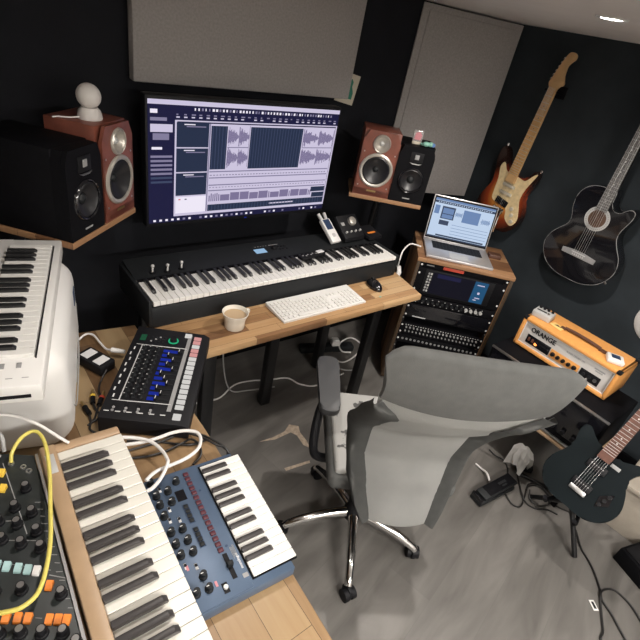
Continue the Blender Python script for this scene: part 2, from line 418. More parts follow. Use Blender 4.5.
# ------------------------------------------------------------------ stage piano
t = thing('stage_piano', 'long black stage piano with full set of weighted keys on wooden desk', 'piano', (1.161, 1.565, .742))
b = MB()
b.prism([(-.160, 0), (.150, 0), (.150, .124), (.0, .112), (-.012, .085), (-.155, .083), (-.160, .07)], -.628, .618, lambda u, v, h: (h, u, v), bev=.003)
b.box((-.6335, -.005, .056), (.013, .312, .112), .004); b.box((.6275, -.005, .056), (.023, .312, .112), .004)
b.build('body', 'charcoal', t)
keybed(t, 52, .0238, -.6235, -.163, .150, .110, 'A', bh=.0115)
b = MB(); b.box((-.004, -.002, .111), (1.236, .010, .005)); b.build('felt_strip', 'blackmatte', t)
def sl(y): return .112 + (y/.150)*.012
for x, y in ((-.551, .035), (-.495, .027), (-.435, .033)):
    b = MB(); b.cyl((x, y, sl(y)), (x, y, sl(y)+.004), .013, seg=18); b.m(1).cyl((x, y, sl(y)+.003), (x+.003, y+.006, sl(y)+.022), .0035, seg=10); b.m(1).ball((x+.003, y+.007, sl(y)+.024), .007, u=12, v=8)
    b.build('joystick', ['black', 'silverpl'], t)
a = math.atan(.012/.150)
b = MB(); b.box((-.044, .072, sl(.072)+.0012), (.056, .034, .0016), .0005, (a, 0, 0)); b.build('display', 'lcd', t)
b = MB(); b.lathe([(.012, 0), (.0115, .010), (.010, .012), (0, .012)], (.032, .078, sl(.078)), seg=20, caps=False); b.build('encoder_knob', 'black', t)
for i in range(6):
    b = MB(); b.box((.060+.018*(i % 3), .065+.022*(i//3), sl(.065+.022*(i//3))+.0015), (.010, .007, .003), .0008, (a, 0, 0)); b.build('button', 'black', t)
b = MB()
for i in range(5): b.box((-.05+.014*i, .108, sl(.108)+.0012), (.006, .0025, .0008), rot=(a, 0, 0))
b.box((.045, .108, sl(.108)+.0012), (.05, .004, .0008), rot=(a, 0, 0)); b.build('panel_print', 'dimprint', t)

# things lying on the piano
t = thing('audio_recorder', 'white handheld audio recorder with dark screen leaning on the black control box', 'recorder', (1.528, 1.655, .8655), 6)
b = MB(); b.box((0, 0, .04), (.060, .135, .022), .005, (R(34), 0, 0)); b.build('body', 'white', t)
b = MB(); b.box((0, .022, .0675), (.042, .058, .002), .0006, (R(34), 0, 0)); b.build('screen', 'lap_dark', t)
b = MB(); b.lathe([(.012, 0), (.011, .004), (0, .004)], (0, -.029, .0315), (0, -math.sin(R(34)), math.cos(R(34))), 16, False); b.build('dial', 'silverpl', t)
for s in (-1, 1):
    b = MB(); b.cyl((s*.014, .052, .074), (s*.020, .083, .100), .009, seg=12); b.build('microphone_capsule', 'silverpl', t)
t = thing('monitor_controller', 'black slanted control box with large silver volume dial on the piano', 'controller', (1.650, 1.650, .8665), 4)
b = MB(); b.prism([(-.055, 0), (.055, 0), (.055, .090), (.045, .097), (-.055, .02)], -.070, .070, lambda u, v, h: (h, u, v), bev=.004); b.build('housing', 'black', t)
sa = math.atan(.077/.100)
def slp(x, y, o=0): return (x, y, .02+(y+.055)*.77+o)
nv = (0, -math.sin(sa), math.cos(sa))
b = MB(); b.lathe([(.024, 0), (.022, .014), (.019, .016), (0, .016)], slp(.020, .014), nv, 24, False); b.build('volume_dial', 'conesilver', t)
for i in range(4):
    b = MB(); b.lathe([(.006, 0), (.005, .010), (0, .010)], slp(-.048+.032*i, -.030), nv, 12, False); b.build('small_knob', 'silverpl', t)
b = MB(); b.box(slp(-.045, .008, .001), (.022, .018, .001), rot=(sa, 0, 0)); b.build('button_pad', 'dimprint', t)
t = thing('pedal', 'low black box with orange lettering marks at right end of the piano', 'effects box', (1.785, 1.63, .8655), 4)
b = MB(); b.prism([(-.05, 0), (.05, 0), (.05, .035), (-.05, .014)], -.05, .05, lambda u, v, h: (h, u, v), bev=.003); b.build('housing', 'black', t)
b = MB(); b.box((0, -.012, .0225), (.055, .012, .0015), rot=(R(11), 0, 0)); b.build('orange_mark', 'orangepl', t)
t = thing('remote_control', 'small black remote with pale buttons lying across the piano keys', 'remote', (1.315, 1.512, .8655), 8)
b = MB(); b.box((0, 0, .007), (.15, .036, .014), .004); b.build('body', 'black', t)
b = MB()
for i in range(6): b.box((-.055+.015*i, .004*(-1)**i, .0148), (.007, .006, .002), .0005)
b.build('small_buttons', 'dimprint', t)
b = MB(); b.box((.052, .002, .0155), (.040, .022, .004), .001); b.build('white_label', 'print', t)

# ------------------------------------------------------------------ desk small things
t = thing('computer_keyboard', 'white full-size computer keyboard on the wooden desk', 'keyboard', (1.232, 1.319, .7405), 0)
b = MB(); b.prism([(-.072, 0), (.072, 0), (.072, .017), (-.072, .008)], -.226, .226, lambda u, v, h: (h, u, v), bev=.002); b.build('case', 'white', t)
kc = MB(); kc.box((0, 0, .0025), (.0158, .0155, .005), .0012, seg=1); K0 = kc.build('key', 'whitekey', t)
def kz(y): return .0125 + (y)*.0625
first = True; cnt = 0
for r in range(6):
    y = -.055 + r*.0205
    xs = [(-.210+.0192*i) for i in range(14)] + [(.075+.0192*i) for i in range(3)] + [(.145+.0192*i) for i in range(4)]
    if r == 0: xs = [-.210, -.186, -.162, .02, .044] + xs[14:]
    for x in xs:
        if cnt >= 99: break
        if r == 3 and .07 < x < .12 or (r == 5 and x > .14): continue
        if cnt == 0: K0.location = (x, y, kz(y))
        else: copy_part(K0, t, (x, y, kz(y)))
        cnt += 1
b = MB(); b.box((-.075, -.055, kz(-.055)+.0025), (.135, .0155, .005), .0012); b.build('space_bar', 'whitekey', t)
t = thing('computer_mouse', 'black computer mouse on the desk right of the white keyboard', 'mouse', (1.603, 1.347, .7405), -8)
b = MB(); b.ball((0, 0, .004), 1, (.032, .054, .032), 28, 18)
for v in b.bm.verts: v.co.z = max(v.co.z, 0)
b.build('shell', 'blackgloss', t)
b = MB(); b.cyl((-.0035, .026, .031), (.0035, .026, .031), .008, seg=16); b.build('scroll_wheel', 'charcoal', t)
t = thing('coffee_mug', 'cream mug half full of milky coffee on the wooden desk', 'mug', (.812, 1.303, .7405), 12); t.scale = (1.13, 1.13, 1.08)
b = MB(); b.lathe([(0, .001), (.032, .001), (.034, .004), (.0345, .03), (.037, .042), (.0445, .062), (.0445, .064), (.0425, .064), (.0345, .042), (.0315, .03), (.031, .006), (0, .006)], seg=40, caps=False); b.build('cup', 'ceramic', t)
b = MB(); b.lathe([(0, .051), (.0375, .051)], seg=32, caps=False); b.build('coffee', 'coffee', t)
b = MB(); b.tube([(.036, 0, .05), (.052, 0, .055), (.061, 0, .047), (.055, 0, .034), (.034, 0, .024)], .0045); b.build('handle', 'ceramic', t)
b = MB(); b.cyl((1.566, 1.262, .7402), (1.566, 1.262, .7412), .006, seg=18); tag(b.build('sticker', 'greenpl'), 'tiny green dot sticker on the desk beside the white keyboard', 'sticker')

# ------------------------------------------------------------------ wide screen
t = thing('television', 'large black wide screen on the back wall showing audio editing software', 'screen', (1.092, 1.75, 1.217))
b = MB(); b.box((0, .028, 0), (.892, .05, .492), .006); b.build('housing', 'black', t)
b = MB(); b.box((0, .08, 0), (.2, .06, .2), .004); b.box((0, .16, 0), (.12, .12, .12), .004); b.build('wall_bracket', 'blackmetal', t)
sw, sh = .874, .462
smats = ['scr_navy', 'scr_lav', 'scr_dark', 'scr_white', 'scr_mid', 'scr_wave', 'scr_stripe', 'scr_red']
def UI(parent, w, h, T, mats, els, name='screen'):
    b = MB()
    for (u0, v0, u1, v1, mi, lay) in els:
        y = -.0004*lay
        b.m(mi).quad(((u0-.5)*w, y, (v0-.5)*h), ((u1-.5)*w, y, (v0-.5)*h), ((u1-.5)*w, y, (v1-.5)*h), ((u0-.5)*w, y, (v1-.5)*h))
    b.xf(T)
    return b.build(name, mats, parent, smooth=False, recalc=False)
rnd = random.Random(3)
E = [(0, 0, 1, 1, 0, 0), (0, .965, 1, 1, 1, 1), (0, .925, .96, .955, 0, 1)]
for i in range(46):
    u = .2+.0165*i; E.append((u, .930, u+.011*rnd.uniform(.4, 1), .950, 3 if rnd.random() > .35 else 4, 2))
for i in range(26):
    u = .12+.034*i; E.append((u, .892, u+.02*rnd.uniform(.4, 1), .902, 4, 2))
    if rnd.random() > .3: E.append((u, .872, u+.015, .882, 1, 2))
E += [(.01, .90, .04, .93, 3, 2), (.01, .845, .08, .87, 4, 2), (.01, .76, .105, .82, 1, 2), (.02, .70, .09, .75, 4, 2), (.015, .625, .06, .645, 3, 2)]
for i in range(7): E.append((.01, .56-.035*i, .105, .578-.035*i, 4 if i < 5 else 6, 2))
E += [(.115, .05, 1., .855, 1, 1), (.125, .075, .992, .845, 0, 2), (.145, .075, .99, .835, 1, 3)]
for i in range(3):
    v1 = .84-.205*i; E.append((.155, v1-.195, .305, v1, 2, 4)); E.append((.19, v1-.02, .24, v1-.012, 3, 5)); E.append((.2, v1-.036, .29, v1-.028, 4, 5))
E += [(.155, .075, .305, .222, 3, 4), (.17, .195, .18, .205, 7, 5), (.20, .195, .21, .205, 6, 5), (.307, .075, .313, .835, 4, 4)]
for (a0, a1) in ((.316, .396), (.516, .80)):
    E.append((a0, .455, a1, .82, 2, 4))
    n = int((a1-a0)/.0145)
    for i in range(n): E.append((a0+(i+.4)*(a1-a0)/n, .458, a0+(i+.62)*(a1-a0)/n, .815, 6, 5))
for (a0, a1) in ((.40, .512), (.805, .988)):
    n = 44
    for vc in (.735, .555):
        for i in range(n):
            ph = ((i/n*2.05) % 1); env = (1-ph)**.55 * .093
            hh = max(.004, env*rnd.uniform(.45, 1))
            u = a0 + (a1-a0)*i/n; E.append((u, vc-hh, u+(a1-a0)/n*.96, vc+hh, 5, 4))
    E.append((a0, .64, a1, .648, 4, 4))
for v in (.43, .375, .31, .26): E.append((.316, v, .985, v+.010, 4, 4))
for i in range(40):
    u = .32+.0165*i; E.append((u, .40, u+.010, .408, 4, 4)); E.append((u, .29, u+.009, .296, 5, 4))
u = .32
while u < .9:
    wd = rnd.choice([.006, .006, .012, .05]); E.append((u, .165, u+wd, .165+.075*rnd.uniform(.7, 1), 5, 4)); u += wd+.004
E += [(.90, .20, .988, .25, 2, 5), (.91, .14, .988, .19, 2, 5), (.316, .075, .99, .135, 2, 4), (.66, .10, .80, .112, 1, 5)]
for i in range(38): E.append((.32+.0172*i, .08, .324+.0172*i, .13, 6, 5))
for i in range(34):
    if rnd.random() > .25: E.append((.02+.028*i, .012, .032+.028*i, .03, 3 if rnd.random() > .5 else 4, 2))
def squeeze(u): return u if u < .135 or u > .985 else max(.122, u - .034*(1-max(0, (u-.6)/.385)))
E = [(squeeze(e[0]), e[1], squeeze(e[2]), e[3], e[4], e[5]) if (e[5] >= 3 and e[3] < .86) else e for e in E]
UI(t, sw, sh, Matrix.Translation((0, .0015, .002)), smats, E)
b = MB(); b.box((.0, .0015, -.240), (.012, .002, .004)); b.build('power_light', 'ledblue', t)

# ------------------------------------------------------------------ acoustic panels + card
b = MB(); b.box((1.18, 1.925, 1.706), (1.035, .05, .466), .006); tag(b.build('sound_absorber', 'panel'), 'wide grey acoustic panel on the wall above the wide screen', 'acoustic panel')
t = Matrix.Translation((2.4165, 1.852, 1.452)) @ Matrix.Rotation(R(-19.1), 4, 'Z')
b = MB(); b.box((0, .005, .008), (.627, .01, .955), .003); b.box((0, .010, .008), (.55, .03, .9), .003); b.xf(t); tag(b.build('sound_absorber', 'panel'), 'tall grey acoustic panel in the corner behind the right speakers', 'acoustic panel')
t = thing('postcard', 'cream card with green printed shape pinned at lower corner of the wide panel', 'card', (1.737, 1.9675, 1.512))
b = MB(); b.box((0, 0, 0), (.124, .002, .138), rot=(0, R(9), 0)); b.build('card', 'card', t)
b = MB(); b.prism([(-.004, -.045), (.036, -.05), (.040, -.02), (.028, .010), (.032, .03), (.020, .045), (.008, .03), (.010, .012), (-.004, -.01)], .0012, .0022, lambda u, v, h: (u, -h, v)); b.build('printed_shape', 'green', t)

# ------------------------------------------------------------------ speakers on corner shelves
def driver(parent, x, z, ro, ri, rimm, conem, name, dust='cone', depth=.02, capr=.3):
    b = MB(); ax = (0, -1, 0); o = (x, 0, z)
    b.lathe([(ri, .001), (ri*1.02, .006), ((ro+ri)/2, .0085), (ro*.98, .005), (ro, .0005)], o, ax, 40, False)
    r = b.build(name, rimm, parent)
    b = MB(); b.lathe([(ri, .003), (ri*.92, .006), (ri*.84, .002), (ri*capr, -depth), (0, -depth)], o, ax, 36, False); b.build('cone', conem, r)
    b = MB(); b.lathe([(ri*capr, -depth+.001), (ri*capr*.8, -depth+.006), (ri*capr*.4, -depth+.0095), (0, -depth+.0105)], o, ax, 24, False); b.build('dust_cap', dust, r)
    return r
def hollow_front(b, w, h, d, holes, bev=.004, top=None):
    """cabinet whose baffle is one solid; drivers sit in shallow cups"""
    b.box((0, d/2+.024, h/2), (w, d-.048+.0, h), bev); return b
def red_speaker(loc, rz, label):
    t = thing('loudspeaker', label, 'speaker', loc, rz, 'cherry red loudspeakers'); w, h, d = .178, .306, .19
    b = MB(); b.box((0, d/2+.012, h/2), (w, d-.024, h), .004)
    fr = [(-w/2, .0), (w/2, .0), (w/2, h-.045), (w/2-.022, h), (-w/2+.022, h), (-w/2, h-.045)]
    def ring(cx, cz, r, n=48): return [(cx+r*math.cos(2*PI*i/n), cz+r*math.sin(2*PI*i/n)) for i in range(n)]
    b.box((0, .022, h*.06), (w, .044, h*.12), .003); b.box((-w/2+.004, .022, h*.42), (.008, .044, h*.74), .001); b.box((w/2-.004, .022, h*.42), (.008, .044, h*.74), .001)
    b.build('cabinet', 'cherry', t)
    b = MB(); baffle(b, fr, [(0, .142-.015, .070), (0, .252, .039)], .0, .012); b.build('baffle', 'cherry', t)
    driver(t, 0, .127, .082, .0655, 'conesilver', 'cone', 'woofer', 'charcoal', .022, .22)
    driver(t, 0, .252, .0425, .034, 'conesilver', 'conesilver', 'tweeter', 'silverpl', .010, .34)
    for x, z in ((-.074, .208), (.074, .208), (-.072, .048), (.072, .048)):
        b = MB(); b.cyl((x, .001, z), (x, -.002, z), .0035, seg=10); b.build('screw', 'steel', t)
    b = MB(); b.box((0, -.0008, .026), (.045, .0016, .008)); b.build('badge', 'brass', t)
    return t
def baffle(b, out, holes, y0, th):
    """plate with outline out (u,v) and round holes, front at y0, thickness th (towards +y)"""
    bm2 = bmesh.new()
    es = []
    def loop(pts):
        vs = [bm2.verts.new((p[0], 0, p[1])) for p in pts]
        for i in range(len(vs)): es.append(bm2.edges.new((vs[i], vs[(i+1) % len(vs)])))
    loop(out)
    for (cx, cz, r) in holes: loop([(cx+r*math.cos(2*PI*i/40), cz+r*math.sin(2*PI*i/40)) for i in range(40)])
    g = bmesh.ops.triangle_fill(bm2, use_beauty=True, use_dissolve=False, edges=es)
    fs = [f for f in bm2.faces]
    e = bmesh.ops.extrude_face_region(bm2, geom=fs)
    for v in e['geom']:
        if isinstance(v, bmesh.types.BMVert): v.co.y += th
    for v in bm2.verts: v.co.y += y0
    me = bpy.data.meshes.new('tmp'); bm2.to_mesh(me); bm2.free()
    b.bm.from_mesh(me); bpy.data.meshes.remove(me)
    return b
def black_speaker(loc, rz, label, d=.22):
    t = thing('studio_monitor', label, 'speaker', loc, rz, 'black studio monitors'); w, h = .172, .270
    b = MB(); b.box((0, d/2+.022, h/2), (w, d-.044, h), .003)
    b.prism([(-w/2, .001), (w/2, .001), (w/2, h-.03), (w/2-.012, h-.001), (-w/2+.012, h-.001), (-w/2, h-.03)], .0145, .046, lambda u, v, hh: (u, hh, v))
    b.build('cabinet', 'blackmatte', t)
    fr = [(-w/2, 0), (w/2, 0), (w/2, h-.04), (w/2-.016, h), (-w/2+.016, h), (-w/2, h-.04)]
    b = MB(); baffle(b, fr, [(0, .112, .056)], 0, .014); b.build('baffle', 'blackmatte', t)
    driver(t, 0, .112, .064, .054, 'blackgloss', 'cone', 'woofer', 'charcoal', .016, .3)
    b = MB(); b.box((0, -.001, .222), (.062, .003, .046), .001); b.m(1).box((0, -.003, .224), (.020, .003, .022), .0006); b.m(2).prism([(-.03, .197), (-.015, .190), (.015, .190), (.03, .197), (.015, .1945), (-.015, .1945)], .0025, .006, lambda u, v, hh: (u, -hh, v)); b.build('ribbon_tweeter', ['black', 'dimprint', 'steel'], t)
    b = MB(); b.box((0, -.0008, .022), (.036, .0016, .005)); b.build('badge', 'dimprint', t)
    return t
def shelf(loc, rz, label, w=.366):
    t = thing('wall_shelf', label, 'shelf', loc, rz, 'speaker shelves')
    b = MB(); b.prism([(-w/2, 0), (w/2, 0), (w/2, .26), (w/2-.1, .32), (-w/2+.1, .32), (-w/2, .26)], -.020, 0, bev=.002); b.build('board', 'rackwood', t)
    b = MB(); b.box((0, .2, -.035), (.05, .2, .03), .004); b.cyl((0, .28, -.05), (0, .33, -.30), .018, seg=12); b.build('support_arm', 'blackmetal', t)
    return t
UR = Vector((.770, -.638, 0)); UL = Vector((.746, .666, 0))
OR_ = Vector((1.641, 1.683, 1.088)); OL_ = Vector((.303, 1.437, 1.088))
rzR, rzL = math.degrees(math.atan2(-.638, .770)), math.degrees(math.atan2(.666, .746))
shelf(OR_ + UR*.174, rzR, 'wooden corner shelf holding the two speakers right of the wide screen')
shelf(OL_ + UL*.190, rzL, 'wooden corner shelf holding the two speakers left of the wide screen')
NR = Vector((.638, .770, 0)); NL = Vector((-.666, .746, 0))
red_speaker(OR_ + UR*.094 + NR*.004, rzR, 'cherry red two-way loudspeaker right of the wide screen')
black_speaker(OR_ + UR*.272 + NR*.004, rzR, 'black studio monitor with small things on top beside the tall grey panel')
red_speaker(OL_ + UL*.283 + NL*.004, rzL, 'cherry red loudspeaker with the white camera on top left of the wide screen')
black_speaker(OL_ + UL*.098 + NL*.004, rzL, 'black studio monitor at far left above the white synthesizer', .30)
p = OL_ + UL*.268 + NL*.085
t = thing('security_camera', 'round white camera on its white base on top of the left red speaker', 'camera', (p.x, p.y, 1.3945), 20)
b = MB(); b.lathe([(.036, 0), (.037, .006), (.033, .024), (.024, .034), (0, .034)], seg=30, caps=False); b.build('base', 'dome', t)
b = MB(); b.ball((0, 0, .066), .036, (1, 1, 1.02), 28, 18); b.build('ball_head', 'dome', t)
b = MB(); b.tube([(-.032, .0, .007), (-.06, .01, .004), (-.085, .03, .003), (-.105, .03, .003)], .0025); b.build('cable', 'whitecab', t)
p = OR_ + UR*.262 + NR*.07
t = thing('acrylic_charm', 'clear acrylic charm with pink print standing on the right black speaker', 'charm', (p.x, p.y, 1.3585), rzR)
b = MB(); b.box((0, 0, .006), (.045, .022, .012), .002); b.build('stand', 'card', t)
b = MB(); b.box((0, 0, .038), (.046, .003, .052), .001); b.build('clear_plate', 'clear', t)
b = MB(); b.prism([(-.016, .02), (.014, .02), (.018, .042), (.004, .058), (-.014, .05)], .002, .003, lambda u, v, h: (u, -h, v)); b.build('pink_print', 'pink', t)
p = OR_ + UR*.305 + NR*.045
t = thing('figurine', 'small pale green figure lying on top of the right black speaker', 'figurine', (p.x, p.y, 1.3585), rzR)
b = MB(); b.ball((0, 0, .012), .012, (1.5, 1, 1)); b.ball((.022, .004, .013), .011, (1, 1, 1.15)); b.ball((-.018, .006, .008), .008, (1.3, 1, .9)); b.build('body', 'greenpl', t)
b = MB(); b.ball((.036, .006, .012), .010, (1, 1, .9)); b.build('blue_end', 'lap_blue', t)

# ------------------------------------------------------------------ rack, units, laptop
RZ = -44.2
t = thing('rack_cabinet', 'wooden equipment rack with open black front in the corner beside the desk', 'rack', (2.131, 1.211, 0), RZ)
b = MB(); b.box((0, .19, .82), (.525, .385, .022), .003); b.build('top_board', 'rackwood', t)
for s in (-1, 1):
    b = MB(); b.box((s*.2515, .19, .42), (.018, .375, .778), .002); b.build('side_panel', 'rackwood', t)
b = MB(); b.box((0, .19, .022), (.521, .375, .018), .002); b.build('bottom_board', 'rackwood', t)
b = MB(); b.box((0, .374, .42), (.484, .008, .775)); b.build('back_panel', 'blackmatte', t)
for s in (-1, 1):
    b = MB(); b.box((s*.236, .022, .42), (.012, .012, .775))
    b.m(1)
    for i in range(16): b.cyl((s*.236, .0165, .06+.0485*i), (s*.236, .0145, .06+.0485*i), .004, seg=8)
    b.build('rail', ['blackmetal', 'steel'], t)
for x in (-.2, .2):
    for y in (.05, .33):
        b = MB(); b.cyl((x, y, 0), (x, y, .014), .02, seg=12); b.build('foot', 'blackmatte', t)
def unit(name, label, z0, z1, depth=.25):
    u = thing(name, label, 'rack unit', Vector((2.131, 1.211, z0)), RZ, 'rack units')
    for sx in (-1, 1):
        for z in ([.5] if z1-z0 < .06 else [.2, .8]):
            b = MB(); b.cyl((sx*.231, .0092, z*(z1-z0)), (sx*.231, .0055, z*(z1-z0)), .0052, seg=10); b.build('screw', 'print', u)
    b = MB(); b.box((0, .011, (z1-z0)/2), (.482, .004, z1-z0-.002), .001); b.box((0, .015+depth/2, (z1-z0)/2), (.44, depth, z1-z0-.006), .002); b.build('chassis', 'blackmatte', u)
    return u
F = .0085
u = unit('rack_tray', 'top black rack tray with an orange-red device in it', .778, .806, .2)
b = MB(); b.box((-.06, F, .016), (.11, .003, .016), .001); b.build('red_front', 'red', u)
b = MB(); b.box((-.185, F, .016), (.04, .002, .006)); b.build('label_plate', 'dimprint', u)
u = unit('touchscreen_unit', 'tall black rack unit with wide screen and blue side display', .612, .776)
b = MB(); b.box((-.01, F-.001, .087), (.375, .004, .142), .002); b.build('bezel', 'black', u)
UI(u, .30, .128, Matrix.Translation((-.005, F-.0035, .087)), ['rackscr', 'rackblue', 'scr_lav', 'scr_navy'],
   [(0, 0, 1, 1, 0, 0), (.76, 0, 1, 1, 1, 1), (.81, .82, .94, .86, 2, 2), (.86, .42, .9, .52, 2, 2), (.84, .22, .93, .26, 2, 2), (.82, .12, .88, .16, 2, 2), (.08, .78, .5, .96, 3, 1)])
for r in range(7):
    for c in range(2):
        b = MB(); b.box((-.178+.013*c, F-.004, .035+.017*r), (.009, .004, .011), .001); b.build('button', 'silverpl' if (r+c) % 2 else 'dimprint', u)
u = unit('preamp_unit', 'slim black rack unit with a row of small silver knobs', .555, .607)
for i in range(14):
    b = MB(); x = -.19+.027*i; b.cyl((x, F, .026), (x, F-.012, .026), .0065 if i < 10 else .009, seg=12); b.build('knob', 'charcoal' if i < 10 else 'silverpl', u)
b = MB()
for i in range(22): b.box((-.2+.0175*i, F, .010+.030*(i % 2)), (.005, .002, .003))
b.build('front_print', 'print', u)
u = unit('power_unit', 'plain glossy black rack unit with one small white label', .46, .552)
b = MB(); b.box((0, F, .05), (.47, .003, .08), .001); b.build('front_plate', 'blackgloss', u)
b = MB(); b.box((-.155, F-.002, .012), (.075, .002, .005)); b.build('label_plate', 'print', u)
u = unit('equaliser_unit', 'black rack unit with rows of tiny silver controls behind the chair back', .345, .42)
for i in range(20):
    b = MB(); x = -.205+.0215*i; b.cyl((x, F, .05), (x, F-.010, .05), .005, seg=10); b.cyl((x, F, .025), (x, F-.010, .025), .004, seg=10); b.build('control_knobs', 'dimprint', u)
b = MB()
for i in range(30): b.box((-.21+.0145*i, F, .064), (.006, .002, .003))
b.build('front_print', 'print', u)
u = unit('patch_unit', 'black rack unit with pale sockets below the row of tiny controls', .285, .34)
for i in range(18):
    b = MB(); x = -.205+.024*i; b.lathe([(.0065, 0), (.006, .004), (.003, .004), (.003, .001)], (x, F+.001, .028), (0, -1, 0), 10, False); b.build('socket', 'dimprint', u)
u = unit('amplifier_unit', 'lowest black rack unit standing on the wooden rack bottom', .035, .21, .3)
b = MB(); b.box((0, F, .085), (.2, .003, .05), .001); b.build('vent_plate', 'charcoal', u)
# books / cable on rack top right rear: laptop
t = thing('laptop', 'silver laptop open on the wooden rack showing blue audio software', 'laptop', (2.203-.003, 1.342, .832), RZ)
b = MB(); b.box((0, 0, .0085), (.362, .248, .015), .004); b.build('base', 'alu', t)
b = MB(); b.box((0, .042, .0162), (.275, .102, .0012)); b.build('keyboard_well', 'charcoal', t)
lk = MB(); lk.box((0, 0, 0), (.0158, .0158, .002), .0006, seg=1); LK = lk.build('key', 'black', t); n = 0
for r in range(5):
    for c in range(14):
        loc = (-.1235+.019*c, .003+.0195*r, .0178)
        if n == 0: LK.location = loc
        else: copy_part(LK, t, loc)
        n += 1
b = MB(); b.box((0, -.068, .0162), (.105, .075, .0008)); b.build('trackpad', 'silverpl', t)
T = Matrix.Translation((0, .120, .016)) @ Matrix.Rotation(R(-14), 4, 'X')
b = MB(); b.box((0, .003, .122), (.362, .007, .244), .003); b.xf(T); b.build('lid', 'alu', t)
b = MB(); b.box((0, -.0012, .122), (.352, .0014, .232), .0006); b.xf(T); lb = b.build('lid_bezel', 'black', t)
LE = [(0, 0, 1, 1, 1, 0), (0, .95, 1, 1, 0, 1), (0, .88, 1, .94, 2, 1), (.0, .0, .12, .88, 1, 1), (.02, .6, .1, .82, 0, 2), (.14, .5, .36, .82, 2, 2), (.16, .52, .34, .62, 0, 3), (.16, .64, .34, .78, 0, 3),
      (.5, .5, .78, .82, 0, 2), (.14, .34, .30, .46, 2, 2), (.14, .04, .95, .08, 2, 2), (.0, 0, 1, .03, 2, 3)]
for i in range(12): LE.append((.37+.01*i, .66-.05*abs(math.sin(i*1.3)), .377+.01*i, .68+.05*abs(math.sin(i*1.3)), 0, 2)); LE.append((.81+.013*i, .60-.05*abs(math.sin(i*1.7)), .819+.013*i, .64+.05*abs(math.sin(i*1.7)), 0, 2))
for i in range(4): LE.append((.36, .14+.08*i, .97, .15+.08*i, 0, 2))
for i in range(24): LE.append((.05+.038*i, .90, .07+.038*i, .92, 1, 2)); 
UI(lb, .338, .212, T @ Matrix.Translation((0, -.0022, .122)), ['lap_blue', 'lap_light', 'lap_dark'], LE)
t = thing('laptop_charger', 'white laptop charger hanging by its cable on the rack side', 'charger', (1.900, 1.462, .700), 45.8)
b = MB(); b.box((0, -.0, 0), (.078, .026, .078), .008); b.build('adapter', 'white', t)
b = MB(); b.tube([(1.912, 1.482, .735), (1.895, 1.47, .78), (1.92, 1.485, .825), (1.985, 1.50, .850), (2.04, 1.47, .8425)], .004); c = b.build('cable', 'whitecab'); tag(c, 'white charger cable arching from the laptop over the rack edge', 'cable')
b = MB(); b.box((0, 0, .012), (.07, .05, .022), .004); b.xf(Matrix.Translation((2.417, 1.243, .8315)) @ Matrix.Rotation(R(RZ), 4, 'Z')); tag(b.build('small_box', 'brownstrap'), 'small dark red-brown box on the rack behind the laptop', 'box')

# ------------------------------------------------------------------ guitars
STRAT = [(0, 0), (.07, -.004), (.125, .03), (.152, .095), (.138, .155), (.112, .205), (.117, .255), (.138, .315), (.128, .352), (.108, .345), (.078, .305), (.045, .292), (.0, .290), (-.035, .297), (-.065, .330), (-.095, .385), (-.125, .405), (-.142, .385), (-.143, .335), (-.124, .265), (-.118, .215), (-.138, .165), (-.158, .110), (-.145, .05), (-.085, .004)]
STRAT = [(x, z*1.1) for x, z in STRAT]
def Tf(u, v, h): return (u, -h, v)
def smooth_outline(P, n=5): return [(p.x, p.y) for p in catmull([(a, c, 0) for a, c in P], n, True)]
def tuners(parent, pts, side, m='chrome'):
    for (x, z) in pts:
        b = MB(); b.cyl((x, -.010, z), (x, -.020, z), .0045, seg=10); b.cyl((x, 0, z), (x+side*.024, 0, z), .003, seg=8); b.ball((x+side*.032, 0, z), .008, (1.15, .6, .9), 12, 8); b.build('tuning_peg', m, parent)
def fretboard(parent, z0, z1, w0, w1, scale_top, m, fm='steel', y=-.034, th=.006, nf=21, dots=True):
    b = MB(); b.prism([(-w0/2, z0), (w0/2, z0), (w1/2, z1), (-w1/2, z1)], -y-th, -y, Tf); L = scale_top; b.m(1)
    for k in range(1, nf+1):
        z = z1 - L*(1-2**(-k/12))
        if z < z0: break
        f = (z-z0)/(z1-z0); w = w0+(w1-w0)*f; b.box((0, y-.0008, z), (w, .0022, .0022))
    b.m(2)
    for k in (3, 5, 7, 9, 12, 15, 17):
        z = z1 - L*(1-2**(-(k-.5)/12))
        if z > z0: b.cyl((0, y, z), (0, y-.0006, z), .0032, seg=10)
    b.build('fretboard', [m, fm, 'greyboard' if m == 'maple' else 'print'], parent)
def strings(parent, zb, zt, yb, yt, wb, wt, m='steel', r=.0007):
    for i in range(6):
        f = i/5-.5; b = MB(); b.cyl((f*wb, yb, zb), (f*wt, yt, zt), r*(1.5-.12*i), seg=5); b.build('string', m, parent)

t = thing('electric_guitar', 'sunburst electric guitar with cream pickguard hanging on the dark right wall', 'guitar', mtx=Matrix.Translation((2.70, 1.438, .905)) @ Matrix.Rotation(-PI/2, 4, 'Z') @ Matrix.Translation((0, 0, .4)) @ Matrix.Rotation(R(3.6), 4, 'Y') @ Matrix.Translation((0, 0, -.4)))
b = MB(); b.prism(smooth_outline(STRAT), .0, .044, Tf, bev=.006); b.build('body', 'sunburst', t)
PG = [(.0, .29), (-.045, .29), (-.075, .325), (-.09, .30), (-.075, .24), (-.07, .18), (-.055, .13), (.03, .12), (.055, .07), (.10, .05), (.12, .09), (.105, .14), (.085, .19), (.09, .25), (.115, .33), (.10, .325), (.07, .285), (.04, .285)]
b = MB(); b.prism(smooth_outline([(x*1.14, z*1.12) for x, z in PG], 4), .044, .0465, Tf); b.build('pickguard', 'pickguard', t)
b = MB(); b.prism([(-.028, .28), (.028, .28), (.0215, .79), (-.0215, .79)], .046, .062, Tf, bev=.004)
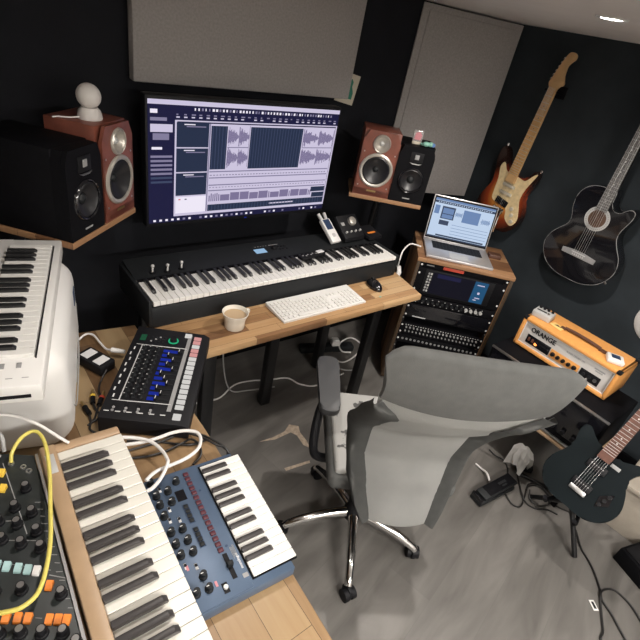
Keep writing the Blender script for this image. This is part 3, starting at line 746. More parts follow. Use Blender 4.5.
HS = [(-.0215, .785), (.0215, .785), (.030, .80), (.048, .81), (.048, .825), (.034, .842), (.026, .885), (.030, .91), (.050, .928), (.048, .950), (.024, .958), (-.002, .94), (-.032, .825), (-.036, .808)]
b.prism([(x*.95, z) for x, z in smooth_outline(HS, 4)], .050, .064, Tf, bev=.002); b.build('neck', 'maple', t)
fretboard(t, .28, .785, .056, .042, .648, 'maple', y=-.068)
tuners(t, [(-.032+.005*i, .822+.020*i) for i in range(6)], -1)
for z, hb in ((.258, False), (.212, False), (.158, True)):
    b = MB(); b.box((0, -.050, z), (.082, .010, .036 if hb else .018), .003, rot=(0, R(8) if hb else 0, 0)); b.build('pickup', 'black' if hb else 'card', t)
b = MB(); b.box((0, -.052, .108), (.075, .012, .03), .003); b.build('bridge', 'chrome', t)
b = MB(); b.tube([(.03, -.055, .11), (.035, -.078, .10), (.042, -.085, .06), (.05, -.088, -.01)], .006); b.build('tremolo_arm', 'chrome', t)
for x, z in ((.078, .148), (.094, .115), (.108, .082)):
    b = MB(); b.lathe([(.011, .046), (.010, .058), (0, .058)], (x, 0, z), (0, -1, 0), 18, False); b.build('control_knob', 'card', t)
b = MB(); b.cyl((-.125, -.022, .445), (-.128, -.022, .460), .007, seg=12); b.cyl((.13, -.022, .385), (.135, -.022, .40), .007, seg=12); b.build('strap_buttons', 'chrome', t)
strings(t, .11, .79, -.060, -.0695, .052, .036)
def hanger(x, y, z, label):
    h = thing('guitar_hanger', label, 'wall hanger', (x, y, z), -90, 'guitar wall hangers')
    b = MB(); b.box((0, -.006, 0), (.05, .012, .06), .003); b.build('plate', 'blackmatte', h)
    b = MB(); b.cyl((0, -.012, -.005), (0, -.06, -.005), .006, seg=10)
    for s in (-1, 1): b.tube([(0, -.045, -.005), (s*.028, -.05, -.005), (s*.033, -.075, -.003), (s*.033, -.115, .004)], .006)
    b.build('yoke', 'blackmatte', h)
hanger(XR-.001, 1.413, 1.675, 'black wall hanger under the headstock of the sunburst guitar')

AC = [(0, 0), (.08, .006), (.155, .045), (.197, .12), (.188, .19), (.152, .245), (.130, .285), (.128, .325), (.140, .365), (.150, .400), (.148, .428), (.128, .437), (.108, .425), (.085, .405), (.055, .405), (.032, .435), (.026, .490), (0, .492), (-.06, .491), (-.112, .470), (-.142, .42), (-.140, .36), (-.122, .305), (-.126, .265), (-.155, .23), (-.188, .18), (-.197, .12), (-.155, .045), (-.08, .006)]
t = thing('acoustic_guitar', 'glossy black cutaway acoustic guitar hanging on the right wall', 'guitar', (2.71, .907, .843), -90)
b = MB(); b.prism(smooth_outline(AC, 4), 0, .084, Tf, bev=.003); b.build('body', 'blackgloss', t)
b = MB(); P = smooth_outline(AC, 4); b.tube([(x, -.0825, z) for x, z in P], .0018, seg=6, closed=True, smooth=False); b.build('binding', 'dimprint', t)
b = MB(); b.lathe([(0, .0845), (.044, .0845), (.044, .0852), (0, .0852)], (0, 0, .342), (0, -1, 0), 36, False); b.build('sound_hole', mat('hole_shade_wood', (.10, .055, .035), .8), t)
b = MB(); b.lathe([(.044, .0842), (.044, .0862), (.062, .0862), (.062, .0842)], (0, 0, .342), (0, -1, 0), 44, False)
b.m(1)
for i in range(36):
    a0 = 2*PI*i/36; b.cyl((.053*math.cos(a0), -.0861, .342+.053*math.sin(a0)), (.053*math.cos(a0), -.0866, .342+.053*math.sin(a0)), .0028, seg=6)
b.build('rosette', ['silverpl', 'dimprint'], t)
b = MB(); b.prism([(-.09, .125), (.09, .125), (.092, .150), (.03, .158), (-.03, .158), (-.092, .150)], .084, .092, Tf, bev=.002); b.build('bridge', 'dimprint', t)
b = MB(); b.box((0, -.0935, .148), (.075, .004, .003)); b.build('saddle', 'print', t)
for i in range(6):
    b = MB(); b.cyl((-.028+.0112*i, -.092, .136), (-.028+.0112*i, -.096, .136), .0028, seg=8); b.build('bridge_pin', 'print', t)
b = MB(); b.prism([(-.028, .40), (.028, .40), (.022, .835), (-.022, .835)], .070, .086, Tf, bev=.004)
b.prism([(-.022, .83), (.022, .83), (.038, .86), (.040, .99), (-.040, .99), (-.038, .86)], .062, .078, Tf, bev=.003); b.build('neck', 'blackmatte', t)
fretboard(t, .385, .832, .056, .044, .645, 'greyboard', fm='steel', y=-.092)
tuners(t, [(-.032, .88+.035*i) for i in range(3)], -1); tuners(t, [(.032, .88+.035*i) for i in range(3)], 1)
strings(t, .14, .835, -.095, -.0935, .056, .036, 'steel', .0008)
b = MB(); b.cyl((0, -.042, .001), (0, -.042, -.014), .007, seg=10); b.cyl((.165, -.04, .06), (.178, -.04, .05), .006, seg=10); b.build('strap_buttons', 'chrome', t)
hanger(XR-.001, .907, 1.665, 'black wall hanger under the headstock of the acoustic guitar')
b = MB(); b.lathe([(0, .02), (.10, .018), (.115, .008), (.115, 0)], (0, 0, 0), (-1, 0, 0), 40, False); b.xf(Matrix.Translation((XR, .432, .80))); tag(b.build('wall_lamp', 'dome'), 'white round dish on the dark wall at right edge', 'wall lamp')

# black electric guitar leaning on its floor stand
Z = Vector((.62, -.01, .78)).normalized(); X = Vector((0, -1, 0)); X = (X - Z*X.dot(Z)).normalized(); Y = Z.cross(X)
MT = Matrix((X.to_4d(), Y.to_4d(), Z.to_4d(), (0, 0, 0, 1))).transposed(); 
for i in range(3): MT[3][i] = 0
MT.translation = Vector((1.821, .204, .2725)); MT = MT @ Matrix.Scale(.94, 4)
t = thing('electric_guitar', 'matte black electric guitar with rosewood neck standing on a floor stand', 'guitar', mtx=MT)
BG = [(0, 0), (.09, .004), (.150, .05), (.168, .12), (.145, .19), (.118, .235), (.122, .275), (.138, .310), (.122, .332), (.085, .315), (.045, .298), (0, .300), (-.045, .303), (-.085, .325), (-.120, .350), (-.146, .335), (-.142, .29), (-.130, .24), (-.145, .19), (-.168, .12), (-.150, .05), (-.09, .004)]
b = MB(); b.prism(smooth_outline(BG, 4), 0, .042, Tf, bev=.006); b.build('body', mat('satin_black_lacquer', (.0045, .0075, .009), .6, noise=.2, nscale=5, spec=.10), t)
b = MB(); b.prism([(-.028, .27), (.028, .27), (.0215, .73), (-.0215, .73)], .040, .058, Tf, bev=.004); b.prism([(-.0215, .725), (.0215, .725), (.042, .75), (.034, .91), (-.02, .93), (-.034, .78)], .046, .060, Tf, bev=.002); b.build('neck', 'rosewood', t)
fretboard(t, .255, .728, .056, .043, .62, 'rosewood', y=-.064)
tuners(t, [(-.033+.002*i, .76+.026*i) for i in range(6)], -1, 'steel')
for z in (.215, .115):
    b = MB(); b.box((0, -.045, z), (.085, .012, .036), .003); b.m(1)
    for i in range(6): b.cyl((-.026+.0104*i, -.051, z+.006), (-.026+.0104*i, -.052, z+.006), .0022, seg=8)
    b.build('pickup', ['black', 'steel'], t)
b = MB(); b.box((0, -.047, .085), (.072, .014, .022), .003); b.build('bridge', 'steel', t)
b = MB(); b.prism([(.085, .075), (.125, .11), (.115, .165), (.075, .125)], .042, .045, Tf); cp = b.build('control_plate', 'blackgloss', t)
for x, z in ((.093, .095), (.1, .12), (.107, .145)):
    b = MB(); b.lathe([(.009, .045), (.008, .056), (0, .056)], (x, 0, z), (0, -1, 0), 14, False); b.build('control_knob', 'black', cp)
b = MB(); b.box((.052, -.043, .262), (.040, .003, .016), .001); b.build('white_sticker', 'dimprint', t)
strings(t, .09, .73, -.056, -.0655, .052, .036, 'steel', .0003)
t = thing('guitar_stand', 'black tubular floor stand holding the matte black guitar', 'guitar stand', (1.884, .16, 0))
b = MB(); b.cyl((.06, .044, .19), (.20, .04, .42), .011, seg=12); b.build('upright', 'blackmetal', t)
for p in ((.014, -.09), (.13, .20), (.27, .0)):
    b = MB(); b.tube([(.06, .044, .20), (.06+(p[0]-.06)*.5, .044+(p[1]-.044)*.5, .11), (p[0], p[1], .012)], .011, seg=10); b.build('leg', 'blackmetal', t)
for s in (-1, 1):
    b = MB(); b.tube([(.06, .044, .20), (.03, .044+s*.045, .205), (-.042, .044+s*.066, .220), (-.090, .044+s*.066, .243), (-.134, .044+s*.066, .296)], .0085, seg=10); b.build('cradle_arm', 'blackmatte', t)

# ------------------------------------------------------------------ amp stack
t = thing('low_table', 'low dark stand with pale wood-edged shelf under the black cabinet', 'table', (2.225, .57, 0))
b = MB(); b.box((0, 0, .320), (.335, .625, .022), .009); b.build('shelf_board', 'oak', t)
for sx in (-1, 1):
    for sy in (-1, 1):
        b = MB(); b.box((sx*.135, sy*.29, .1545), (.035, .035, .309), .003); b.build('leg', 'blackmatte', t)
t = thing('speaker_cabinet', 'black guitar combo cabinet with chrome edge strips beneath the orange amplifier head', 'amplifier cabinet', (2.070, .577, .3325), -90)
b = MB(); b.box((0, .15, .121), (.615, .30, .242), .006); b.build('cabinet', 'blackmatte', t)
b = MB(); b.box((0, -.003, .135), (.585, .006, .185), .002); b.build('grille', 'blackgloss', t)
for z in (.237, .010):
    b = MB(); b.box((0, -.006, z), (.61, .012, .010), .003); b.build('chrome_strip', 'steel', t)
for i in range(5):
    b = MB(); x = .02+.05*i; b.cyl((x, -.006, .065), (x, -.022, .065), .010, seg=14); b.build('knob', 'black', t)
b = MB(); b.cyl((-.02, -.006, .195), (-.02, -.02, .195), .006, seg=10); b.cyl((-.05, -.006, .195), (-.05, -.018, .195), .006, seg=10); b.build('input_sockets', 'chrome', t)
t = thing('guitar_amplifier', 'bright orange guitar amplifier head with silver panel on the black cabinet', 'amplifier', (2.185, .605, .5805), -90)
w, h, d = .488, .160, .21
b = MB(); tk = .019
b.box((0, d/2, tk/2), (w, d, tk), .006); b.box((0, d/2, h-tk/2), (w, d, tk), .006)
for s in (-1, 1): b.box((s*(w/2-tk/2), d/2, h/2), (tk, d, h), .006)
b.build('orange_case', 'orange', t)
b = MB(); b.box((0, .016+.09, h/2), (w-2*tk, .18, h-2*tk), .001); b.build('front_panel', mat('silver_white_panel', (.52, .50, .48), .45), t)
fy = .0155
b = MB(); b.box((0, fy-.0018, h/2), (w-2*tk+.002, .004, h-2*tk+.002))  # white piping frame
b = MB()
for z in (tk+.003, h-tk-.003): b.box((0, .008, z), (w-2*tk, .004, .004), .001)
for x in (-w/2+tk+.003, w/2-tk-.003): b.box((x, .008, h/2), (.004, .004, h-2*tk), .001)
b.build('piping', 'paper', t)
b = MB(); b.box((-.130, fy, .055), (.128, .003, .048), .001); dp = b.build('lamp_window', 'blackgloss', t)
for i, x in enumerate((-.180, -.160, -.138)):
    b = MB(); b.box((x, fy-.003, .056), (.010, .004, .020), .001); b.build('rocker_switch', 'rosewood' if i < 2 else 'black', dp)
b = MB(); b.lathe([(.0085, 0), (.007, .004), (0, .006)], (-.140, fy-.001, .048), (0, -1, 0), 16, False); b.build('pilot_lamp', 'ledamber', dp)
b = MB(); b.box((.012, fy, .053), (.148, .003, .046), .001); b.build('knob_panel', 'orange', t)
for i in range(5):
    b = MB(); x = -.046+.028*i; b.lathe([(.0115 if i in (0, 4) else .0095, 0), (.0085, .012), (0, .012)], (x, fy-.001, .053), (0, -1, 0), 16, False); b.build('knob', 'black', t)
b = MB(); b.box((.140, fy, .053), (.095, .003, .046), .001); sp = b.build('socket_panel', 'black', t)
for i in range(3):
    b = MB(); x = .112+.028*i; b.cyl((x, fy-.001, .053), (x, fy-.006, .053), .0085, seg=14); b.build('socket', 'steel' if i == 2 else 'charcoal', sp)
text('ORANGE', .034, 'logo_lettering', 'black', t, FRONT(-.190, fy-.0012, .098), .001, .95)
text('SUPER CRUSH 100', .0115, 'model_lettering', 'dimprint', t, FRONT(.002, fy-.0012, .102), .0005)
b = MB(); b.box((.165, fy, .108), (.05, .002, .006)); b.box((.165, fy, .098), (.035, .002, .005)); b.build('vent_slots', 'dimprint', t)
for x in (-1, 1):
    for z in (h,):
        b = MB(); b.box((x*(w/2-.008), .010, z-.006), (.022, .026, .016), .004); b.build('corner_protector', 'black', t)
for x in (-1, 1):
    b = MB(); b.box((x*(w/2-.008), d-.012, h-.006), (.022, .028, .016), .004); b.build('corner_protector', 'black', t)
b = MB(); b.tube([(-.075, .088, h+.010), (-.03, .088, h+.014), (.05, .088, h+.014), (.105, .088, h+.010)], .0075, seg=8)
b.box((-.082, .088, h+.005), (.026, .020, .010), .003); b.box((.116, .088, h+.005), (.034, .022, .010), .003); b.build('carry_handle', 'brownstrap', t)
for x in (-.19, .19):
    for y in (.03, .18):
        pass
zt = .5805+h
t = thing('leather_tag', 'tan leather tag lying at the end of the amplifier handle', 'tag', (2.262, .712, zt+.0005), -98)
b = MB(); b.box((0, 0, .0015), (.062, .042, .003), .001); b.build('leather', 'gold', t)
b = MB(); b.prism([(-.015, -.008), (.018, 0), (-.008, .012)], .003, .0036); b.build('mark', 'brownstrap', t)
t = thing('effects_pedal', 'silver guitar effects pedal on left end of the orange amplifier', 'pedal', (2.268, .800, zt+.0005), -82)
b = MB(); b.box((0, 0, .016), (.092, .075, .032), .004); b.build('housing', 'silverpl', t)
for i in range(4):
    b = MB(); b.lathe([(.007, 0), (.006, .012), (0, .012)], (-.032+.021*i, .022, .032), (0, 0, 1), 12, False); b.build('knob', 'black', t)
b = MB(); b.box((-.012, -.008, .0325), (.05, .012, .001)); b.build('label_print', 'charcoal', t)
b = MB(); b.cyl((.025, -.022, .032), (.025, -.022, .040), .006, seg=12); b.build('foot_switch', 'chrome', t)
t = thing('clip_tuner', 'white square tuner with dark screen on right end of the orange amplifier', 'tuner', (2.250, .425, zt+.0005), -62)
b = MB(); b.box((0, 0, .011), (.072, .068, .022), .007); b.build('case', 'white', t)
b = MB(); b.box((0, .004, .0222), (.038, .034, .0012), .0004); b.build('screen', 'lap_dark', t)
b = MB(); b.tube([(2.15, .465, .633), (2.11, .47, .630), (2.07, .50, .60), (2.035, .545, .53), (2.02, .60, .44), (2.015, .66, .30), (2.03, .70, .10), (2.05, .72, .006)], .0045)
tag(b.build('instrument_cable', 'tancab'), 'tan instrument cable hanging from the orange amplifier front', 'cable')
b = MB(); b.cyl((2.1685, .465, .6335), (2.14, .466, .6335), .007, seg=12); tag(b.build('jack_plug', 'chrome'), 'chrome jack plug in the orange amplifier front', 'plug')

# ------------------------------------------------------------------ floor things, right side
t = thing('wah_pedal', 'black wah pedal on the grey floor with white cable', 'pedal', (1.852, .482, .001), -6.6)
b = MB(); b.box((0, 0, .014), (.252, .070, .024), .006); b.build('base', 'charcoal', t)
b = MB(); b.box((.016, 0, .043), (.228, .066, .018), .006, (0, R(-4), 0)); b.build('treadle', 'charcoal', t)
b = MB(); b.box((.030, 0, .0535), (.185, .056, .003), .001, (0, R(-4), 0)); b.build('rubber_tread', 'blackmatte', t)
b = MB(); b.box((.05, .004, .057), (.05, .012, .001), rot=(0, R(-4), 0)); b.box((.05, -.012, .057), (.03, .008, .001), rot=(0, R(-4), 0)); b.build('embossed_mark', 'charcoal', t)
b = MB(); b.box((-.1195, 0, .034), (.012, .066, .026), .004); b.build('toe_frame', 'blackgloss', t)
b = MB(); b.tube([(1.88, .528, .03), (1.91, .565, .028), (1.925, .60, .012), (1.93, .64, .006)], .005); tag(b.build('pedal_cable', 'whitecab'), 'short pale cable plugged into the side of the wah pedal', 'cable')
cabs = [([(1.896, .445, .03), (1.899, .43, .012), (1.888, .387, .006), (1.912, .359, .006), (1.98, .377, .006), (2.058, .406, .006), (2.109, .385, .006), (2.12, .341, .006), (2.086, .273, .006), (2.12, .20, .006)], .004, 'black cable running from the wah pedal toward the guitar stand'),
 ([(2.191, .591, .006), (2.116, .514, .006), (2.04, .446, .006), (1.97, .383, .014), (1.96, .346, .006), (1.978, .307, .006), (2.024, .274, .006), (2.046, .232, .006)], .004, 'black cable crossing the floor under the low stand front edge'),
 ([(2.022, .396, .016), (2.065, .41, .016), (2.115, .389, .016), (2.119, .347, .012), (2.078, .292, .016), (2.021, .296, .012), (1.989, .32, .012), (1.994, .36, .016), (2.03, .385, .024)], .004, 'coiled black cable loop on the floor beside the guitar stand'),
 ([(2.087, .664, .006), (2.081, .624, .006), (2.095, .583, .006), (2.077, .544, .006), (2.049, .519, .006), (2.0, .50, .006)], .0035, 'thin black cable on the floor under the chair back edge'),
 ([(2.03, .135, .02), (1.976, .074, .006), (1.947, .026, .006), (1.914, -.017, .006), (1.857, -.071, .006), (1.821, -.096, .006), (1.796, -.149, .006), (1.765, -.195, .006), (1.68, -.33, .006)], .0045, 'black guitar cable running from the stand down the floor'),
 ([(1.72, -.38, .006), (1.652, -.185, .006), (1.702, -.154, .006), (1.774, -.113, .006), (1.838, -.079, .012), (1.885, -.084, .006), (1.914, -.107, .006), (1.918, -.148, .006), (1.904, -.195, .006), (1.85, -.28, .006)], .0045, 'black cable looped over another at lower right of the floor')]
for P, r, l in cabs:
    b = MB(); b.tube(P, r); tag(b.build('floor_cable', 'blackcab'), l, 'cable', 'black cables on the floor')
t = thing('power_adapter', 'black power adapter brick on the floor under the low stand', 'adapter', (2.155, .49, .001), -55)
b = MB(); b.box((0, 0, .017), (.08, .05, .033), .005); b.build('brick', 'black', t)
b = MB(); b.box((.012, -.004, .0335), (.026, .03, .001)); b.build('label_plate', 'dimprint', t)
# crumpled paper bag
b = MB(); rr = random.Random(5)
b.grid([[Vector((2.06 + .085*(i/6-.5) + rr.uniform(-.008, .008), .502+.10*(j/7-.5) + rr.uniform(-.008, .008), .205 - .11*(2*i/6-1)**2 - .045*(2*j/7-1)**2 + rr.uniform(-.010, .010))) for i in range(7)] for j in range(8)], .004)
tag(b.build('paper_bag', 'paper', smooth=False), 'crumpled white paper bag lying under the low stand', 'paper')
b = MB(); b.cyl((2.084, .49, .012), (2.150, .335, .012), .010, seg=12); tag(b.build('metal_bar', 'blackmetal'), 'short black metal bar on the floor beside the cables', 'bar')
t = thing('floor_tag', 'tiny white rectangular tag lying on bare grey floor', 'tag', (1.77, -.085, .0012), 56)
b = MB(); b.box((0, 0, .001), (.042, .022, .002), .0005); b.build('plate', 'white', t)
b = MB(); b.box((0, 0, .0022), (.028, .011, .0005)); b.build('dark_window', 'charcoal', t)
# stool and black box, lower right
t = thing('wooden_stool', 'low greyed wooden stool behind the black speaker at lower right', 'stool', (2.37, .00, 0), 4)
b = MB(); b.box((0, 0, .262), (.30, .26, .024), .004); b.build('seat', 'beige', t)
for sx in (-1, 1):
    b = MB(); b.box((sx*.12, 0, .125), (.022, .22, .25), .003); b.build('side_leg', 'beige', t)
t = thing('floor_speaker', 'low black speaker box with small white mark at lower right edge', 'speaker', (2.215, -.235, .001), -18)
b = MB(); b.box((0, 0, .04), (.40, .30, .08), .006); b.build('cabinet', 'blackmatte', t)
b = MB(); b.box((0, 0, .082), (.375, .275, .006), .002); b.build('grille', 'black', t)
b = MB(); b.box((-.06, -.03, .0855), (.016, .034, .001)); b.build('white_mark', 'print', t)

# ------------------------------------------------------------------ office chair
CH = thing('office_chair', 'grey mesh-back office chair with worn seat and chrome star base on grey floor', 'chair', (1.15, .685, 0), -35)
CT = Matrix.Translation((1.15, .685, 0)) @ Matrix.Rotation(R(-35), 4, 'Z'); CI = CT.inverted()
hub = CI @ Vector((1.105, .715, 0))
for k, a in enumerate((228, 300, 12, 84, 156)):
    dv = (CI.to_3x3() @ Vector((math.cos(R(a)), math.sin(R(a)), 0)))
    b = MB(); rows = []
    b.tube([hub + dv*.02 + Vector((0, 0, .115)), hub + dv*.10 + Vector((0, 0, .112)), hub + dv*.20 + Vector((0, 0, .095)), hub + dv*.265 + Vector((0, 0, .072)), hub + dv*.285 + Vector((0, 0, .058))], lambda f: .021 - .006*f, seg=12); sp = b.build('base_spoke', 'chrome', CH)
    wc = hub + dv*.285; side = Vector((-dv.y, dv.x, 0)); wd = (dv*math.cos(k*1.3+.6) + side*math.sin(k*1.3+.6)); ws = Vector((-wd.y, wd.x, 0))
    b = MB()
    for s in (-1, 1): b.cyl(wc + ws*s*.006 + wd*.012 + Vector((0, 0, .0255)), wc + ws*s*.024 + wd*.012 + Vector((0, 0, .0255)), .025, seg=20)
    b.cyl(wc + Vector((0, 0, .03)), wc + Vector((0, 0, .062)), .008, seg=10); b.cyl(wc + ws*-.006 + wd*.006 + Vector((0, 0, .032)), wc + ws*.006 + wd*.006 + Vector((0, 0, .032)), .027, seg=16)
    b.build('caster', 'black', CH)
b = MB(); b.lathe([(.036, .085), (.040, .10), (.040, .125), (.030, .14), (.030, .26), (.018, .262), (.018, .40)], hub, (0, 0, 1), 24); b.build('gas_column', 'black', CH)
b = MB(); b.box((hub.x*.5, .03, .405), (.17, .26, .05), .012); b.box((0, -.16, .41), (.09, .20, .026), .008); b.build('tilt_mechanism', 'black', CH)
b = MB(); b.box((0, .075, .456), (.47, .46, .074), .030, seg=4); b.build('seat_shell', 'fabric', CH)
b = MB(); b.box((0, .080, .494), (.43, .43, .034), .016, seg=4)
for v in b.bm.verts:
    if v.co.y > .2: v.co.z -= (v.co.y-.2)*.18
b.build('seat', 'seat', CH, 'light grey seat with flaking dark patch')
def by(z): return -.26 - .15*(z-.45)
def table(rows, z):
    if z <= rows[0][0]: return rows[0][1:]
    for A, B in zip(rows, rows[1:]):
        if z <= B[0]:
            f = (z-A[0])/(B[0]-A[0]); f = .5*f + .5*f*f*(3-2*f)
            return [x+(y-x)*f for x, y in zip(A[1:], B[1:])]
    return rows[-1][1:]
MESHR0 = [(.43, 0, .100), (.54, .075, .128), (.64, .135, .150), (.77, .130, .160), (.88, .060, .165), (.955, .015, .200), (1.0, .003, .226), (1.035, .004, .226)]
MESHR = MESHR0
FRAMR = [(.43, 0, .119), (.47, .05, .160), (.56, .115, .195), (.69, .162, .218), (.835, .118, .252), (.93, .045, .252), (1.0, -.005, .240)]
NQ = 28
def zq(k): return .43 + (1.0-.43)*k/NQ
b = MB(); rows = []
for k in range(NQ+1):
    z = .43 + (1.035-.43)*k/NQ; dm, hm = table(MESHR, z); r = []; sf = 1-min(1, max(0, (z-.88)/.11))
    for i in range(15):
        q = -1 + 2*i/14; sag = 1-q*q
        r.append(Vector((q*(hm+.003), by(z)+dm-.022*sag*sf, z + .030*q*q*max(0, (k-NQ+8)/8))))
    rows.append(r)
b.grid(rows, .005); b.build('mesh_panel', 'mesh', CH, 'light grey mesh panel')
for sg in (-1, 1):
    b = MB(); rows = []
    for k in range(NQ+1):
        z = zq(k); dm, hm = table(MESHR, z); df, hf = table(FRAMR, z); r = []
        for i in range(8):
            f = i/7; bul = math.sin(PI*f)
            inn = .040*math.exp(-((z-.935)/.045)**2)*(1-f); up_ = .030*max(0, (k-NQ+8)/8) + .012*f*(k/NQ)
            r.append(Vector((sg*((hm-.004)+(hf-hm+.004)*f + .014*bul - inn), by(z)+dm+(df-dm)*f - .020*bul - .002 - inn*.5, z+up_)))
        rows.append(r if sg > 0 else list(reversed(r)))
    b.grid(rows, -.016); o = b.build('side_frame', 'fabric', CH)
    md = o.modifiers.new('b', 'BEVEL'); md.width = .006; md.segments = 2; md.limit_method = 'ANGLE'
b = MB(); secs = []
NS = 26
for i in range(NS+1):
    q = -1 + 2*i/NS
    en = max(0, (abs(q)-.80)/.20)
    zb = 1.002 + .040*q*q; ztp = 1.192 - .006*q - ((.012 if q > 0 else .024)*en*en)
    y0 = by(zb) + .010*q*q - .012; y1 = by(ztp) - .012 + .006*q*q
    th = .034*(1-.55*en*en)
    sec = []; n = 9
    def XX(f): return q*(.226 + .024*f - .006*math.sin(PI*f))
    for k in range(n+1):
        f = k/n; sec.append((XX(f), y0+(y1-y0)*f - .012*math.sin(PI*f), zb+(ztp-zb)*f))
    for a in (30, 60, 90, 120, 150):
        sec.append((XX(1), y1 + th/2 - th/2*math.cos(R(a)), ztp + .017*(1-.5*en)*math.sin(R(a))))
    for k in range(n+1):
        f = 1-k/n; sec.append((XX(f), y0+(y1-y0)*f + .010+(th-.010)*f, zb+(ztp-zb)*f))
    secs.append([Vector(p) for p in sec])
V = [[b.bm.verts.new(p) for p in r] for r in secs]
for A, B in zip(V, V[1:]):
    L = len(A)
    for k in range(L): b.bm.faces.new((A[k], A[(k+1) % L], B[(k+1) % L], B[k]))
b.bm.faces.new(V[0]); b.bm.faces.new(list(reversed(V[-1])))
b.build('head_band', 'fabric', CH)
b = MB(); b.tube([(0, -.16, .40), (0, -.215, .405), (0, -.245, .425), (0, -.240, .455)], .013, seg=10); b.build('back_bracket', 'black', CH)
for s in (-1, 1):
    b = MB(); b.prism(smooth_outline([(-.030, -.13), (.030, -.13), (.038, -.06), (.042, .06), (.036, .14), (-.036, .14), (-.042, .06), (-.038, -.06)], 4), -.016, .016, bev=.009)
    b.xf(Matrix.Translation((s*.250, .150, .640)) @ Matrix.Rotation(R(6), 4, 'X'))
    b.build('armrest_pad', 'armpad', CH)
    b = MB(); b.tube([(s*.258, .09, .628), (s*.275, .075, .59), (s*.285, .03, .53), (s*.282, -.005, .46), (s*.25, .0, .415), (s*.15, .01, .405)], .017, seg=10); b.build('arm_support', 'black', CH)

# ------------------------------------------------------------------ synth table things
# drum machine
t = thing('drum_machine', 'black drum machine with lit blue faders and a row of pale step buttons', 'drum machine', (.444, 1.115, .7425), 56)
b = MB(); b.prism([(-.125, 0), (.115, 0), (.115, .056), (-.105, .050), (-.125, .040)], -.218, .218, lambda u, v, h: (h, u, v), bev=.003)
b.build('case', 'black', t)
def dz(y): return .0535 + .0273*y
ta = math.atan(.0273)
for i in range(16):
    b = MB(); b.box((-.152+.0223*i, -.088, dz(-.088)+.0015), (.0150, .024, .005), .001, (ta, 0, 0)); b.build('step_button', 'ledpink' if i in (11, 12, 13, 14, 15) and i != 13 else 'ledlight', t)
b = MB(); b.box((.014, -.062, dz(-.062)+.0006), (.37, .012, .0012), rot=(ta, 0, 0)); b.build('grey_strip', 'dimprint', t)
for i in range(11):
    x = -.128+.0225*i
    b = MB(); b.box((x, -.022, dz(-.022)+.0006), (.005, .060, .0012), rot=(ta, 0, 0))
    yy = -.022 + [.006, -.004, .012, -.012, .0, .015, -.015, .006, -.008, .01, -.02][i]
    b.m(1).box((x, (yy+.008)/2, dz((yy+.008)/2)+.0009), (.013, max(.01, .008-yy), .0012), rot=(ta, 0, 0)); b.build('fader_slot', ['charcoal', 'ledblue'], t)
    b = MB(); b.box((x, yy, dz(yy)+.005), (.014, .009, .010), .0015, (ta, 0, 0)); b.m(1).box((x, yy, dz(yy)+.0103), (.013, .0018, .0006), rot=(ta, 0, 0)); b.build('fader_cap', ['black', 'print'], t)
    for r in range(3): knob(t, x, .026+.0205*r, dz(.026+.0205*r), .0058, .012, 'charcoal')
b = MB(); b.box((-.015, .079, dz(.079)+.0006), (.262, .003, .0014)); b.box((-.146, .02, dz(.02)+.0008), (.002, .165, .0014)); b.box((.118, .02, dz(.02)+.0008), (.002, .165, .0014)); b.build('white_lines', 'print', t)
b = MB(); b.lathe([(.017, .0005), (.017, .003), (.0125, .003), (.0125, .0005)], (.155, -.012, dz(-.012)), (0, 0, 1), 28, False); b.m(1).lathe([(.012, 0), (.010, .014), (0, .014)], (.155, -.012, dz(-.012)), (0, 0, 1), 20, False); b.build('tempo_dial', ['ledgreen', 'black'], t)
b = MB(); b.box((.155, .085, dz(.085)+.001), (.032, .018, .0015)); b.build('display', mat('dim_green_display', (.004, .012, .006), .2, emit=(.01, .06, .03)), t)
for i in range(12):
    b = MB(); b.box((.142+.012*(i % 3), .058-.013*(i//3), dz(.03)+.001), (.006, .006, .003), .001); b.build('small_button', 'charcoal' if i % 4 else 'dimprint', t)
b = MB(); b.box((.193, -.055, dz(-.055)+.0015), (.020, .022, .005), .001); b.build('white_button', 'ledlight', t)
b = MB(); b.box((-.190, -.088, dz(-.088)+.0015), (.022, .022, .005), .001); b.build('play_button', 'ledlight', t)
for i in range(12):
    b = MB(); b.cyl((-.165-.011*(i % 3), .085-.033*(i//3), dz(0)), (-.165-.011*(i % 3), .085-.033*(i//3), dz(0)+.004), .004, seg=8); b.build('panel_button', 'dimprint' if i % 3 else 'black', t)
b = MB()
for i in range(9): b.box((-.13+.028*i, .098+.005*(i % 2), dz(.1)+.0008), (.014, .004, .0008))
for i in range(6): b.box((-.19, .10-.03*i, dz(.0)+.002), (.003, .014, .0008))
b.build('panel_print', 'print', t)
# round mug etc done; power adapter with cables on table
t = thing('power_adapter', 'small black adapter with white labels on the table beside the drum machine', 'adapter', (.302, 1.277, .7415), -64)
b = MB(); b.box((0, 0, .018), (.108, .060, .036), .006); b.build('brick', 'black', t)
b = MB(); b.box((-.026, .0, .0364), (.030, .042, .001)); b.box((.026, .0, .0364), (.030, .042, .001)); b.build('label_plates', 'print', t)
b = MB(); b.tube([(.290, 1.420, .750), (.306, 1.430, .755), (.322, 1.433, .757), (.337, 1.417, .757), (.343, 1.371, .757), (.349, 1.326, .760), (.362, 1.302, .768)], .0036); tag(b.build('signal_cable', 'whitecab'), 'white cable curving to the back of the drum machine', 'cable', 'white cables on the table')
b = MB(); b.cyl((.360, 1.304, .768), (.392, 1.275, .771), .0085, .0065, seg=14); tag(b.build('cable_plug', 'white'), 'white plug pushed into the back of the drum machine', 'plug')
b = MB(); b.tube([(.318, 1.222, .76), (.29, 1.19, .7465), (.275, 1.156, .7455), (.272, 1.125, .7455), (.262, 1.09, .748)], .003); tag(b.build('adapter_cable', 'blackcab'), 'thin black cable trailing from the small adapter', 'cable')
